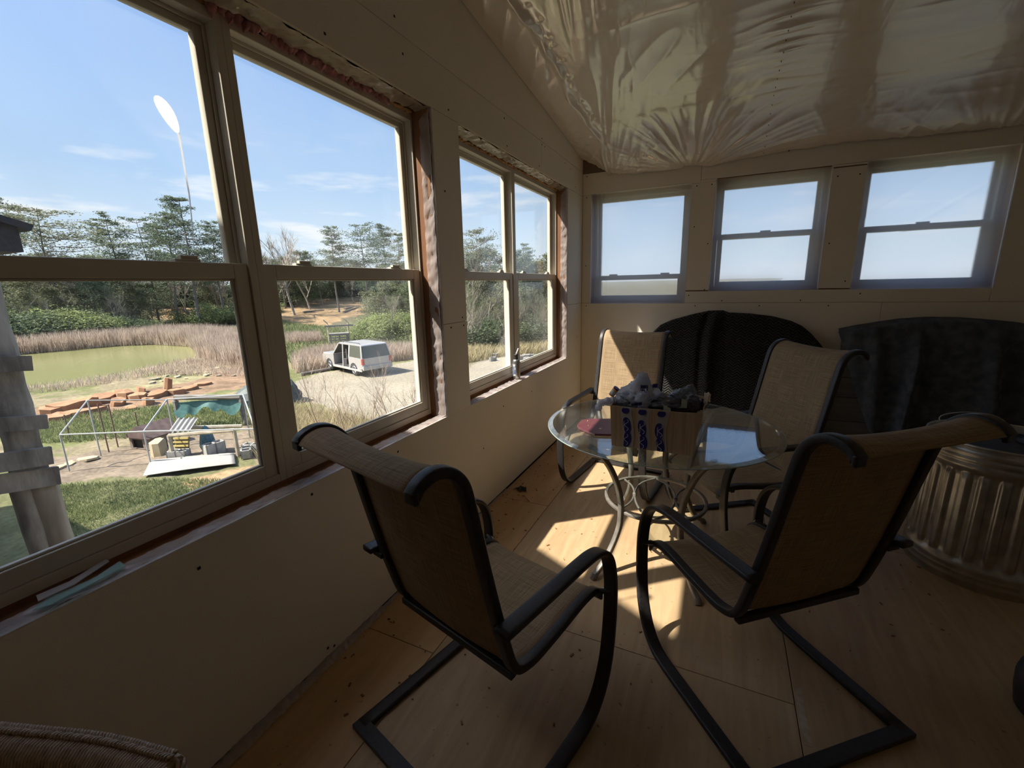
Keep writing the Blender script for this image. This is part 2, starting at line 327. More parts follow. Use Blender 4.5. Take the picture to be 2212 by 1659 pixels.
# far wall (gable end with three small windows)
FW = [(.094, .98, 1.232, 2.262), (1.19, 2.006, 1.344, 2.27), (2.236, 3.07, 1.337, 2.285)]
wf = bpy.data.objects.new('wall_far', None); C.objects.link(wf); struct(wf)
b = MB(); xs = [-.19]; 
Y0f, Y1f = D+TK+.0005, D+.19
b.box((-.19, Y0f, -.1), (XR+.1, Y1f, 1.232)); b.box((-.19, Y0f, 2.285), (XR+.1, Y1f, 3.2))
edges = [-.19, .094, .98, 1.19, 2.006, 2.236, 3.07, XR+.1]
for i in (0, 2, 4, 6): b.box((edges[i], Y0f, 1.232), (edges[i+1], Y1f, 2.285))
for k, (a, c, z0, z1) in enumerate(FW):
    if z0 > 1.233: b.box((a, Y0f, 1.232), (c, Y1f, z0))
    if z1 < 2.284: b.box((a, Y0f, z1), (c, Y1f, 2.285))
b.obj('wall_framing', M['stud'], wf)
def fw(x0, x1, z0, z1): board([((x0+g, D, z0+g), (x1-g, D+TK, z1-g))], wf)
fw(0, 2.45, .012, 1.232); fw(2.45, XR, .012, 1.232)
fw(.0, .094, 1.232, 2.262); fw(.98, 1.19, 1.344, 2.262); fw(.98, 3.07, 1.232, 1.3372); fw(2.006, 2.236, 1.344, 2.262)
fw(3.07, XR, 1.232, 2.285)
fw(0, 1.06, 2.262, 2.455); fw(1.06, 3.07, 2.285, 2.455); fw(3.07, XR, 2.285, 2.455)
MB().box((1.06, D, 2.262), (1.19, D+TK, 2.284)).box((2.006, D, 2.27), (2.236, D+TK, 2.284)).obj('drywall_sheet', M['drywall'], wf)
M['brown_film'] = film_mat('film_over_insulation', (.9,.8,.7), .0, .2, (.24,.17,.12), 0, .5, 14)
MB().box((0, D+.004, 2.457), (XR, D+.012, 2.66)).obj('insulation_gap', M['brown_film'], wf)
# unseen right and back walls
struct(MB().box((XR, YB-.1, -.1), (XR+.12, D+.15, 3.6)).obj('wall_right', M['drywall']))
struct(MB().box((-.19, YB-.12, -.1), (XR+.1, YB, 3.6)).obj('wall_back', M['drywall']))
# roof deck above film
struct(MB().add([(-.4,YB-.3,3.40),(XR+.3,YB-.3,3.40),(XR+.3,D+.2,2.62),(-.4,D+.2,2.62),(-.4,YB-.3,3.55),(XR+.3,YB-.3,3.55),(XR+.3,D+.2,2.77),(-.4,D+.2,2.77)],
    [(0,3,2,1),(4,5,6,7),(0,1,5,4),(1,2,6,5),(2,3,7,6),(3,0,4,7)]).obj('roof_deck', M['siding']))
# ------------------------------------------------------------ ceiling film
def ceil_mat():
    m = bpy.data.materials.new('ceiling_film'); m.use_nodes = True; nt = m.node_tree; N = nt.nodes.new; L = nt.links.new
    b = nt.nodes['Principled BSDF']; b.inputs['Roughness'].default_value = .17; b.inputs['Specular IOR Level'].default_value = .6
    b.inputs['IOR'].default_value = 1.7; b.inputs['Metallic'].default_value = .18
    tc = N('ShaderNodeTexCoord'); n = N('ShaderNodeTexNoise'); n.inputs['Scale'].default_value = 1.4; n.inputs['Detail'].default_value = 3; L(tc.outputs['Object'], n.inputs['Vector'])
    r = N('ShaderNodeValToRGB'); r.color_ramp.elements[0].position = .35; r.color_ramp.elements[1].position = .7; r.color_ramp.elements[0].color = (.84,.76,.66,1); r.color_ramp.elements[1].color = (.90,.83,.73,1)
    L(n.outputs['Fac'], r.inputs['Fac']); L(r.outputs['Color'], b.inputs['Base Color'])
    mp = N('ShaderNodeMapping'); mp.inputs['Scale'].default_value = (14, 4, 4); L(tc.outputs['Object'], mp.inputs[0])
    n2 = N('ShaderNodeTexNoise'); n2.inputs['Scale'].default_value = 1.2; n2.inputs['Detail'].default_value = 2; L(mp.outputs[0], n2.inputs['Vector'])
    bp = N('ShaderNodeBump'); bp.inputs['Strength'].default_value = .12; bp.inputs['Distance'].default_value = .02; L(n2.outputs['Fac'], bp.inputs['Height']); L(bp.outputs[0], b.inputs['Normal'])
    return m
M['ceil'] = ceil_mat()
def ridge(u, v, sd, p=3): return (1-np.abs(2*vnoise(u, v, 1.0, sd)-1))**p
def ceil_z(x, y):
    z = 3.0965-.115*y
    j = (x-.305)/.61; z = z - .016*np.sin(np.pi*j)**2*sstep(.25, .5, x)*(.6+.4*np.sin(y*1.3))
    sc = .150 + .016*np.cos((x-.98)*2*np.pi/1.9)
    sag = sstep(3.6, 4.42, y); z = z - sc*sag*sag*sstep(-.02, .35, x)
    for k, (tx, ty, a, rr) in enumerate(((.98, 4.47, .020, .75), (1.55, 5.0, .013, .8), (2.3, 4.95, .015, .75), (3.0, 4.7, .012, .7), (.28, 4.55, .012, .6))):
        dx, dy = x-tx, y-ty; r = np.hypot(dx, dy)+1e-3; th = np.arctan2(dx, -dy); k2 = 1+k
        env = np.exp(-(r/rr)**2)*sstep(.0, .15, r)
        z = z - env*(a*ridge(th*7, r*1.6, 40+k2, 2)+a*.45*ridge(th*17, r*3.0, 50+k2, 2)+a*.15*ridge(th*34, r*4, 60+k2))
    for k, (sx, am, y0) in enumerate(((1.52, .013, 2.2), (1.05, .004, 2.4), (2.13, .004, 2.2))):
        e = np.exp(-(np.abs(x-sx)/.13)**1.2)*sstep(y0-.6, y0+.8, y)*np.clip(vnoise(x*0+sx, y, 2.3, 70+k)*2-.35, 0, 1)
        z = z - am*e*ridge(x*1.8, y*13+.8*np.sin(x*5), 80+k, 2)
    # draw lines swept along the left ridge toward the corner
    u = (x-.25)*.97+(y-4.4)*.20; v = (y-4.4)*.97-(x-.25)*.20; m = np.exp(-((x-.52-.1*(4.4-y)*.3)/.24)**2)*sstep(1.8, 2.6, y)
    z = z - m*(.013*ridge(u*9, v*1.1, 91, 2)+.005*ridge(u*24, v*2.6, 92, 2))
    m = np.exp(-((x-.8)/.35)**2)*sstep(2.0, 2.8, y)*sstep(4.2, 3.6, y); z = z - m*.007*ridge((x*.8+y*.6)*6, (y*.8-x*.6)*1.5, 93)
    rx = .255+.016*np.sin(y*5.1)+.01*np.sin(y*13)
    z = z - .036*np.exp(-((x-rx)/.020)**2)*(.3+1.2*vnoise(x*0, y, 9, 95)) - .014*np.exp(-((x-rx-.045)/.02)**2)*ridge(x*9, y*14, 96)
    z = z - sstep(.0, .1, x)*sstep(.28, .15, x)*(.016*ridge(y*5+x*9, x*3, 97, 2)+.005*ridge(y*16+x*12, x*4, 98))
    z = z - .0025*ridge(x*2.2, y*9, 99, 2)*sstep(.3, .6, x)
    return z
xs = np.unique(np.concatenate([np.linspace(0.002, .9, 130), np.linspace(.9, 3.3, 230), np.linspace(3.3, XR-.003, 12)]))
ys = np.unique(np.concatenate([np.linspace(YB+.003, 1.6, 24), np.linspace(1.6, D-.012, 300)]))
XX, YY = np.meshgrid(xs, ys); ZZ = ceil_z(XX, YY)
nx, ny = len(xs), len(ys); vv = np.stack([XX, YY, ZZ], -1).reshape(-1, 3)
ii = (np.arange(ny-1)[:, None]*nx+np.arange(nx-1)[None, :]).reshape(-1)
ff = np.stack([ii, ii+nx, ii+nx+1, ii+1], 1)
def np_mesh(name, v, f, m, smooth=True, parent=None):
    me = bpy.data.meshes.new(name); k = f.shape[1]
    me.vertices.add(len(v)); me.vertices.foreach_set('co', v.reshape(-1).astype(np.float32))
    me.loops.add(f.size); me.loops.foreach_set('vertex_index', f.reshape(-1).astype(np.int32))
    me.polygons.add(len(f)); me.polygons.foreach_set('loop_start', np.arange(0, f.size, k, dtype=np.int32)); me.polygons.foreach_set('loop_total', np.full(len(f), k, dtype=np.int32))
    me.update(calc_edges=True); me.validate()
    if smooth: me.polygons.foreach_set('use_smooth', np.ones(len(f), dtype=bool))
    o = bpy.data.objects.new(name, me); C.objects.link(o); me.materials.append(m)
    if parent: o.parent = parent
    return o
ceiling = struct(np_mesh('ceiling', vv, ff, M['ceil']))
b = MB()
for k in range(26):
    y = 1.9+k*.1; z = float(ceil_z(np.array(1.52), np.array(y)))
    b.box((1.518, y-.006, z-.003), (1.522, y+.006, z+.004))
o = b.obj('staples', M['black_metal'], ceiling); o['kind'] = 'stuff'
# ------------------------------------------------------------ windows
def ring(b, lo, hi, w, ax, d0, d1, wb=None, wt=None):
    """rectangular frame; lo/hi = (u,z); ax 0: plane x (u=y)  ax 1: plane y (u=x)"""
    u0, z0 = lo; u1, z1 = hi; wb = wb or w; wt = wt or w
    def bx(a, c, e, f):
        if ax == 0: b.box((d0, a, e), (d1, c, f))
        else: b.box((a, d0, e), (c, d1, f))
    bx(u0, u0+w, z0, z1); bx(u1-w, u1, z0, z1); bx(u0+w, u1-w, z0, z0+wb); bx(u0+w, u1-w, z1-wt, z1)
def window_unit(win, ya, yb, z0=.75, z1=2.235, zm=1.47):
    fr = MB(); ring(fr, (ya, z0), (yb, z1), .026, 0, -.185, -.100, wb=.03, wt=.03)
    ring(fr, (ya+.026, z0+.03), (yb-.026, z1-.03), .010, 0, -.143, -.137)
    fr.obj('window_frame', M['vinyl'], win, bevel=.002)
    a, c = ya+.028, yb-.028
    up = MB(); ring(up, (a, zm), (c, z1-.03), .032, 0, -.172, -.145); o = up.obj('upper_sash', M['vinyl'], win, bevel=.003)
    MB().box((-.160, a+.03, zm+.03), (-.156, c-.03, z1-.06)).obj('glass_pane', M['glass'], o)
    lo = MB(); ring(lo, (a, z0+.03), (c, zm+.048), .046, 0, -.136, -.106, wb=.048, wt=.048); 
    ring(lo, (a+.046, z0+.078), (c-.046, zm), .007, 0, -.128, -.114)
    o = lo.obj('lower_sash', M['vinyl'], win, bevel=.003)
    MB().box((-.123, a+.05, z0+.082), (-.119, c-.05, zm-.004)).obj('glass_pane', M['glass'], o)
    for q in (.2, .8):
        yy = a+(c-a)*q
        MB().box((-.134, yy-.035, zm+.048), (-.112, yy+.035, zm+.056)).box((-.130, yy-.018, zm+.056), (-.114, yy+.030, zm+.066)).obj('sash_lock', M['vinyl'], o, bevel=.002)
wins = []
for k, ((a, c), mid) in enumerate(zip(OPS, (1.004, 3.048))):
    w = bpy.data.objects.new('window_%d' % (k+1), None); C.objects.link(w); struct(w); wins.append(w)
    window_unit(w, a+.006, mid); window_unit(w, mid, c-.006)
# splatter with a drip on the upper left pane
def on_glass(px, py, x=-.1545): return hit(px, py, 0, x)
M['splat'] = film_mat('dried_splatter', (.95,.95,.95), .30, .5, (.95,.95,.95), .8, .1, 20, 1.1)
b = MB(); cpt = on_glass(363, 248); e1 = on_glass(386, 289)-on_glass(345, 208); 
pts = []
for k in range(20):
    a = 2*math.pi*k/20; q = cpt + e1*.5*math.cos(a) + np.array([0, .022*math.sin(a)*(1-.25*math.cos(a)), 0]); q[0] = -.1555
    pts.append(q)
b.prism(pts, 0, (.0012, 0, 0))
dr = [on_glass(*p) for p in ((386, 288), (392, 320), (400, 370), (409, 420), (414, 470), (420, 540))]
b.tube([(-.155, p[1], p[2]) for p in dr], [.004, .003, .0025, .002, .0018, .001], 6)
b.obj('dried_splatter', M['splat'], wins[0])
# far windows
for k, (a, c, z0, z1) in enumerate(FW):
    w = bpy.data.objects.new('window_%d' % (k+3), None); C.objects.link(w); struct(w)
    zb = z0; za = z1; zm = {0: 1.455, 1: 1.785, 2: 1.775}[k]
    fr = MB(); ring(fr, (a-.002, max(z0, zb)-.002), (c+.002, za+.002), .034, 1, D+.10, D+.18); fr.obj('window_frame', M['vinyl'], w, bevel=.002)
    up = MB(); ring(up, (a+.03, zm), (c-.03, za-.03), .032, 1, D+.145, D+.17); o = up.obj('upper_sash', M['vinyl'], w, bevel=.002)
    MB().box((a+.05, D+.156, zm+.02), (c-.05, D+.159, za-.06)).obj('glass_pane', M['glass_far'], o)
    lo = MB(); ring(lo, (a+.034, max(z0, zb)+.03), (c-.034, zm+.045), .042, 1, D+.112, D+.138); o = lo.obj('lower_sash', M['vinyl'], w, bevel=.002)
    MB().box((a+.07, D+.124, max(z0, zb)+.07), (c-.07, D+.127, zm+.01)).obj('glass_pane', M['glass_far'], o)
    for q in ((.22, .78) if k == 0 else (.5,)):
        xx = a+(c-a)*q; MB().box((xx-.04, D+.114, zm+.045), (xx+.04, D+.135, zm+.058)).obj('sash_lock', M['vinyl'], o, bevel=.002)
def haze_film():
    m = bpy.data.materials.new('window_film'); m.use_nodes = True; nt = m.node_tree; nt.nodes.clear(); N = nt.nodes.new; L = nt.links.new
    out = N('ShaderNodeOutputMaterial')
    tr = N('ShaderNodeBsdfRefraction'); tr.inputs['IOR'].default_value = 1.12; tr.inputs['Roughness'].default_value = .36; tr.inputs['Color'].default_value = (.95,.97,1,1)
    t0 = N('ShaderNodeBsdfTransparent'); t0.inputs['Color'].default_value = (.95,.97,1,1)
    tl = N('ShaderNodeBsdfTranslucent'); tl.inputs['Color'].default_value = (.93,.95,1.0,1)
    m0 = N('ShaderNodeMixShader'); m0.inputs[0].default_value = .42; L(tr.outputs[0], m0.inputs[1]); L(t0.outputs[0], m0.inputs[2])
    m1 = N('ShaderNodeMixShader'); m1.inputs[0].default_value = .30; L(m0.outputs[0], m1.inputs[1]); L(tl.outputs[0], m1.inputs[2])
    gl = N('ShaderNodeBsdfGlossy'); gl.inputs['Roughness'].default_value = .25; fr = schlick(nt, 1.3)
    m2 = N('ShaderNodeMixShader'); L(fr.outputs[0], m2.inputs[0]); L(m1.outputs[0], m2.inputs[1]); L(gl.outputs[0], m2.inputs[2]); L(m2.outputs[0], out.inputs['Surface'])
    return m
M['film'] = haze_film()
for k, (a, c, z0, z1) in enumerate(FW):
    def fn(u, v, a=a, c=c, z0=z0, z1=z1, k=k):
        x = a-.01+(c-a+.02)*u; z = z0-.006+(z1-z0+.012)*v
        e = min(u, 1-u, v, 1-v)*2
        wv = .003*math.sin((x*2.2+z*1.5)*9+k)*e
        if k == 0: wv += .010*math.exp(-((u-.1-.07*(1-v))/.05)**2)*math.sin(u*150+v*5)*min(1, v*3)
        if k == 2: wv += .004*math.exp(-(((x-2.25)*.55-(z-1.6)*.83)/.012)**2)-.004*math.exp(-(((x-2.3)*.6-(z-1.9)*.8)/.015)**2)
        return (x, min(D-.0012, D-.0035-.004*e+wv), z)
    o = MB().grid(70, 70, fn).obj('plastic_film_sheet', M['film'], None, smooth=True)
    tag(o, ['hazy plastic sheet over the far-wall window nearest the room corner', 'hazy plastic sheet over the middle far-wall window', 'hazy plastic sheet over the rightmost far-wall window, with slanting creases'][k], 'plastic sheet')
# ------------------------------------------------------------ reveals: stud boards, wrap, foam, insulation
trim = bpy.data.objects.new('trim_1', None); C.objects.link(trim); struct(trim)
def wrap_strip(path0, path1, name, nrm, amp=.006, n=90, m='wrap', w=10, seed=0):
    """crumpled sheet between two polylines given as endpoints"""
    A0, A1 = Vector(path0[0]), Vector(path0[1]); B0, B1 = Vector(path1[0]), Vector(path1[1]); nv = Vector(nrm)
    def fn(u, v):
        p = (A0.lerp(A1, u)).lerp(B0.lerp(B1, u), v)
        q = p*22+Vector((seed, 0, 0)); d = noise.noise(q)*.7+abs(noise.noise(q*2.3))*.8
        edge = (A1-A0).normalized()*0+ (B0-A0)*(noise.noise(Vector((u*14, seed, 3)))*.14*(1 if v < .5 else 0))
        return p+nv*(amp*d+.0035)+edge
    o = MB().grid(n, w, fn).obj(name, M[m], trim, smooth=True); return o
for k, (a, c) in enumerate(OPS):
    # stud boards lining the hole
    MB().box((-.19, c, OZ0-.02), (-.0135, c+.02, OZ1)).obj('jamb_board', M['stud'], trim)
    MB().box((-.0995, c-.022, OZ0), (-.0135, c-.0005, OZ1-.004)).obj('jamb_board', M['stud'], trim, bevel=.002)
    MB().box((-.19, a-.02, OZ0-.02), (-.0135, a, OZ1)).obj('jamb_board', M['stud'], trim)
    MB().box((-.19, a, OZ0-.02), (-.0135, c, OZ0-.0035)).obj('sill_board', M['stud'], trim)
    MB().box((-.19, a, OZ0-.0035), (-.103, c, OZ0+.014)).obj('sill_board', M['stud'], trim)
    MB().box((-.19, a, OZ1), (-.0135, c, OZ1+.02)).obj('header_board', M['stud'], trim)
    # exposed white gypsum edges
    MB().box((-.0128, a, OZ0-.001), (-.0006, c, OZ0+.0016)).box((-.0128, c-.0015, OZ0), (-.0006, c+.001, OZ1)).obj('gypsum_edge', M['gypsum'], trim)
    wrap_strip(((-.052, a, OZ0+.004), (-.052, c-.01, OZ0+.004)), ((-.001, a, OZ0+.003), (-.001, c-.01, OZ0+.003)), 'sill_wrap', (0, 0, 1), .007, 200, w=8, seed=k*7+1)
    wrap_strip(((-.062, c-.0235, OZ0+.01), (-.056, c-.0235, OZ1-.06)), ((-.001, c-.0175, OZ0+.01), (-.001, c-.0175, OZ1-.005)), 'jamb_wrap', (0, -1, 0), .010, 120, seed=k*7+2)
    wrap_strip(((-.075, a, OZ1-.012), (-.075, c-.03, OZ1-.012)), ((-.001, a, OZ1-.003), (-.001, c, OZ1-.003)), 'header_wrap', (0, 0, -1), .012, 200, m='wrap_warm', seed=k*7+3)
    # spray foam bead along the head
    fb = bmesh.new(); y = a+.02
    while y < c-.02:
        if not (k == 0 and 1.12 < y < 1.62):
            rr = random.uniform(.007, .013); mm = Matrix.Translation((-.098+random.uniform(-.004, .004), y, OZ1-.012+random.uniform(-.004, .004))) @ Matrix.Diagonal((1, 1.15, .85, 1))
            bmesh.ops.create_icosphere(fb, subdivisions=2, radius=rr, matrix=mm)
        y += .0135
    me = bpy.data.meshes.new('spray_foam'); fb.to_mesh(me); fb.free(); me.polygons.foreach_set('use_smooth', [True]*len(me.polygons)); me.materials.append(M['foam'])
    o = bpy.data.objects.new('spray_foam', me); C.objects.link(o); o.parent = trim; o['kind'] = 'stuff'
# pink insulation hanging from the head of the first opening
b = MB(); rr_ = random.Random(3)
for k in range(70):
    y = .98+.75*(k/70)+rr_.uniform(-.01, .01); h = rr_.uniform(.015, .042)*(1.5 if k % 9 == 0 else 1)
    p0 = Vector((-.088, y, OZ1-.008)); path = [p0]
    for s in range(4): path.append(path[-1]+Vector((rr_.uniform(-.003, .004), rr_.uniform(-.008, .008), -h/4)))
    b.tube(path, [.017, .017, .013, .007, .001], 6)
o = b.obj('insulation', M['pink'], trim, smooth=True, sub=1); o['kind'] = 'stuff'
# drywall screws
b = MB()
scr = [(0, y, z) for y, z in ((1.31, 2.29), (1.74, 2.40), (1.70, 2.52), (2.08, 2.29), (2.75, 2.29), (2.72, 2.44), (3.3, 2.29), (3.36, 2.45), (3.36, 2.49), (3.42, 2.45), (2.0, 1.215), (2.13, 1.215), (2.12, 1.26), (2.01, 1.9), (1.5, .69), (.62, .655), (1.02, .70), (2.6, .62), (3.1, .61), (1.0, .05), (1.03, .035), (3.9, 2.44), (4.05, 2.42), (4.2, 2.3), (2.3, .42), (4.3, .9))]
for x, y, z in scr: b.box((-.002, y-.0045, z-.0045), (.0009, y+.0045, z+.0045))
for x, z in ((.04, 2.43), (.04, 2.24), (.5, 2.44), (1.03, 2.24), (1.03, 1.9), (1.02, 1.3), (1.15, 2.24), (1.15, 1.75), (1.15, 1.35), (2.05, 2.2), (2.05, 1.7), (2.19, 2.2), (2.19, 1.4), (.45, 1.26), (1.3, 1.25), (1.9, 1.25), (2.3, 1.3), (1.08, 1.205), (1.6, 1.205), (2.1, 1.205), (.05, 1.205), (1.7, 2.43), (1.2, 2.42), (.04, 1.6)):
    b.box((x-.0045, D-.0009, z-.0045), (x+.0045, D+.002, z+.0045))
o = b.obj('screw_heads', M['dark_gap'], wl); o['kind'] = 'stuff'
# torn plaster/plastic strip where the left wall meets the floor
wrap_strip(((.055, .1, .001), (.028, 1.30, .001)), ((.001, .1, .010), (.001, 1.30, .012)), 'floor_edge_wrap', (0, 0, 1), .010, 240, w=8, seed=31)
wrap_strip(((.018, 1.30, .001), (.006, 2.6, .001)), ((.001, 1.30, .006), (.001, 2.6, .004)), 'floor_edge_wrap', (0, 0, 1), .004, 200, w=4, seed=37)
# ------------------------------------------------------------ chairs
WS, WA, WBB = .236, .272, .288
def make_chair(label):
    t = thing('patio_chair', label, 'chair', group=None)
    prof = [(-.391, 1.043), (-.372, 1.062), (-.335, 1.072), (-.295, 1.060), (-.262, 1.022), (-.243, .955), (-.222, .86), (-.196, .74), (-.170, .63), (-.145, .535), (-.122, .460), (-.098, .425), (-.055, .408), (.0, .403), (.12, .411), (.22, .421), (.285, .420), (.325, .405), (.345, .378)]
    P = crom([(0, y, z) for y, z in prof], 5)
    for s in (-1, 1):
        b = MB(); b.tube([(s*WS, p.y, p.z) for p in P], 1, 12, flat=(.016, .0125), up=(1, 0, 0)); o = b.obj('side_rail', M['black_metal'], t, smooth=True)
        for q, d in ((P[0], (0, -.004, -.003)), (P[-1], (0, .002, -.004))):
            MB().box((s*WS-.017, q.y-.006, q.z-.014), (s*WS+.017, q.y+.006, q.z+.014)).obj('end_cap', M['black_metal'], o, bevel=.004)
    # sling
    b = MB(); nU = 12
    cum = [0]
    for i in range(1, len(P)): cum.append(cum[-1]+(P[i]-P[i-1]).length)
    for i, p in enumerate(P):
        tt = (P[min(i+1, len(P)-1)]-P[max(i-1, 0)]).normalized(); nn = Vector((0, -tt.z, tt.y))
        if nn.z < 0 and abs(tt.y) > .5: nn = -nn
        nn = Vector((0, tt.z*-1, tt.y)); 
        for k in range(nU+1):
            u = k/nU*2-1; sag = -.013*(1-u*u)*min(1, i/8, (len(P)-1-i)/5+.1)
            q = p + nn*(sag+.006); b.v.append((u*(WS-.004), q.y, q.z))
    for i in range(len(P)-1):
        for k in range(nU): a = i*(nU+1)+k; b.f.append((a, a+1, a+nU+2, a+nU+1))
    me = bpy.data.meshes.new('sling'); me.from_pydata(b.v, [], b.f); me.update(); me.polygons.foreach_set('use_smooth', [True]*len(me.polygons))
    uv = me.uv_layers.new(name='UVMap'); li = 0
    for poly in me.polygons:
        for l in poly.loop_indices:
            vi = me.loops[l].vertex_index; uv.data[l].uv = ((vi % (nU+1))/nU*WS*2, cum[vi//(nU+1)])
    me.materials.append(M['sling']); o = bpy.data.objects.new('sling', me); C.objects.link(o); o.parent = t
    d = o.modifiers.new('s', 'SOLIDIFY'); d.thickness = .0018
    # spring arm bands
    band = [(-.285, .0105), (.06, .0105), (.165, .0135), (.225, .031), (.280, .082), (.322, .17), (.343, .29), (.350, .40), (.345, .475), (.325, .545), (.285, .592), (.225, .614), (.15, .620), (.0, .622), (-.12, .625), (-.205, .628)]
    Q = crom([(0, y, z) for y, z in band], 5)
    for s in (-1, 1):
        b = MB(); pth = []
        for q in Q:
            w = WBB+(WA+.008-WBB)*min(1, q.z/.5); pth.append((s*w, q.y, q.z))
        b.tube(pth, 1, 12, flat=(.0235, .0095), up=(1, 0, 0)); o = b.obj('arm_band', M['black_metal'], t, smooth=True)
        MB().tube([(s*(WS-.004), .318, .409), (s*(WA+.01), .345, .409)], .009, 8).obj('bracket', M['black_metal'], t)
        MB().tube([(s*(WA-.012), .338, .409), (s*(WA-.022), .330, .409)], .009, 6).obj('bolt', M['chrome'], t)
        MB().box((min(s*(WS-.0), s*(WA+.01)), -.185, .600), (max(s*WS, s*(WA+.01)), -.150, .6175)).obj('bracket', M['black_metal'], t, bevel=.002)
    MB().box((-WBB-.022, -.308, .001), (WBB+.022, -.262, .0195)).obj('base_bar', M['black_metal'], t, bevel=.003)
    MB().tube([(-WS, -.112, .413), (WS, -.112, .413)], 1, 12, flat=(.012, .012), up=(0, 0, 1)).obj('spreader_bar', M['black_metal'], t)
    MB().tube([(-WS, .27, .402), (WS, .27, .402)], 1, 12, flat=(.011, .011), up=(0, 0, 1)).obj('spreader_bar', M['black_metal'], t)
    return t
chA = make_chair('brown mesh patio chair in the left foreground, its high back to the long window')
km = kidmap(chA)
poses = [((.676, 1.042), -.257), ((1.528, 1.569), .702), ((.692, 3.035), 3.013), ((1.510, 2.640), 2.179)]
labs = [None, 'brown mesh patio chair in the right foreground, its tall back beside the metal can',
        'tan mesh patio chair behind the table by the room corner, its back catching the sun',
        'tan mesh patio chair at the table in front of the black quilted blanket']
for i, (p, a) in enumerate(poses):
    c = chA if i == 0 else copy_tree(chA, km)
    c.location = (p[0], p[1], .0005); c.rotation_euler = (0, 0, a)
    if labs[i]: c['label'] = labs[i]
    c['group'] = 'patio chairs around the glass table'
# ------------------------------------------------------------ glass table
TX, TY, TZ, TR = 1.055, 2.28, .715, .57
tb = thing('glass_table', 'round glass-topped patio table with curved grey metal legs', 'table', (TX, TY, 0), .0)
M['tglass'] = glass_mat('table_glass', 1.62, tint=(.93,.97,.95), dirt=.03, boost=1.7, dscale=5)
M['tedge'] = mat('glass_edge', (.32,.42,.38), .12, spec=.9, coat=.5)
M['bevel'] = glass_mat('bevelled_glass', 1.7, tint=(.80,.86,.84), dirt=.16, boost=1.6, dscale=40)
MB().lathe([(.0005, TZ-.009), (TR-.026, TZ-.009), (TR-.026, TZ), (.0005, TZ)], seg=96).obj('glass_top', M['tglass'], tb)
MB().lathe([(TR-.026, TZ), (TR-.002, TZ-.0045)], seg=96).lathe([(TR-.026, TZ-.009), (TR-.002, TZ-.009)], seg=96).obj('bevelled_rim', M['bevel'], tb, smooth=True)
MB().lathe([(TR-.002, TZ-.0045), (TR, TZ-.006), (TR, TZ-.008), (TR-.002, TZ-.009)], seg=96).obj('glass_edge', M['tedge'], tb, smooth=True)
RZ = .30; RR = .255
LEGA = [math.radians(a) for a in (240, 304, 57, 128)]
for a in LEGA:
    pr = [(.49, TZ-.012), (.462, .685), (.405, .63), (.345, .55), (.295, .45), (.270, .36), (RR+.012, RZ), (.276, .22), (.325, .13), (.385, .06), (.452, .012)]
    path = crom([(r*math.cos(a), r*math.sin(a), z) for r, z in pr], 5)
    o = MB().tube(path, 1, 12, flat=(.0125, .0125), up=(-math.sin(a), math.cos(a), 0)).obj('leg', M['grey_metal'], tb, smooth=True)
    MB().tube([(.440*math.cos(a), .440*math.sin(a), .022), (.456*math.cos(a), .456*math.sin(a), .0005)], .017, 10).obj('foot_cap', M['grey_metal'], o)
    MB().lathe([(.0, TZ-.0125), (.014, TZ-.0125), (.014, TZ-.0095), (0, TZ-.0095)], (.49*math.cos(a), .49*math.sin(a), 0), 12).obj('bumper', M['black_metal'], o)
circ = lambda r, z, n=72: [(r*math.cos(2*math.pi*k/n), r*math.sin(2*math.pi*k/n), z) for k in range(n)]
MB().tube(circ(RR, RZ), 1, 12, closed=True, flat=(.0085, .0085), up=(0, 0, 1)).obj('ring', M['grey_metal'], tb, smooth=True)
# pointed petal and two side arcs inside the ring
RW = .006
def rot2(p, a=.10): c, s = math.cos(a), math.sin(a); return (c*p[0]-s*p[1], s*p[0]+c*p[1], RZ)
pet = [(0, -RR)]; 
for s in (1, -1):
    pts = [(0, -RR+.005, 0), (s*.062, -.17, 0), (s*.098, -.05, 0), (s*.100, .07, 0), (s*.070, .17, 0), (0, RR-.008, 0)]
    MB().tube(crom([rot2(p) for p in pts], 8), RW, 8).obj('petal_rod', M['grey_metal'], tb, smooth=True)
    pts = [(s*.165, -.19, 0), (s*.120, -.10, 0), (s*.106, .0, 0), (s*.125, .10, 0), (s*.175, .18, 0)]
    MB().tube(crom([rot2(p) for p in pts], 8), RW, 8).obj('petal_rod', M['grey_metal'], tb, smooth=True)
    p = rot2((s*.104, .005)); MB().lathe([(.0,-.012),(.011,-.010),(.013,0),(.011,.010),(0,.012)], p, 10).obj('clasp', M['grey_metal'], tb, smooth=True)
# ------------------------------------------------------------ cardboard box with tape
M['card'] = mat('cardboard', (.52,.37,.235), .85, col2=(.40,.27,.16), scale=4, stretch=(22, 22, .6), spec=.15)
M['card_in'] = mat('cardboard_inside', (.46,.33,.21), .85, col2=(.40,.28,.17), scale=8, spec=.15)
M['tape'] = film_mat('clear_tape', (.95,.93,.9), .35, .12, (.62,.60,.60), .1, .3, 30)
M['navy'] = mat('navy_print', (.025,.022,.16), .35)
M['white_print'] = mat('white_print', (.55,.55,.62), .4)
bl = hit(1321, 962, 2, TZ); br = hit(1495, 985, 2, TZ); xd = (br-bl)/np.linalg.norm(br-bl); yd = np.array([-xd[1], xd[0], 0])
BW = float(np.linalg.norm(br-bl)); BD = .27; BH = .185
BX = thing('cardboard_box', 'open cardboard box with three strips of purple-printed tape, full of bags, on the glass table', 'box', (bl[0], bl[1], TZ+.001), math.atan2(xd[1], xd[0]))
FL = .032   # sides lean outwards towards the top
FLx0 = .012
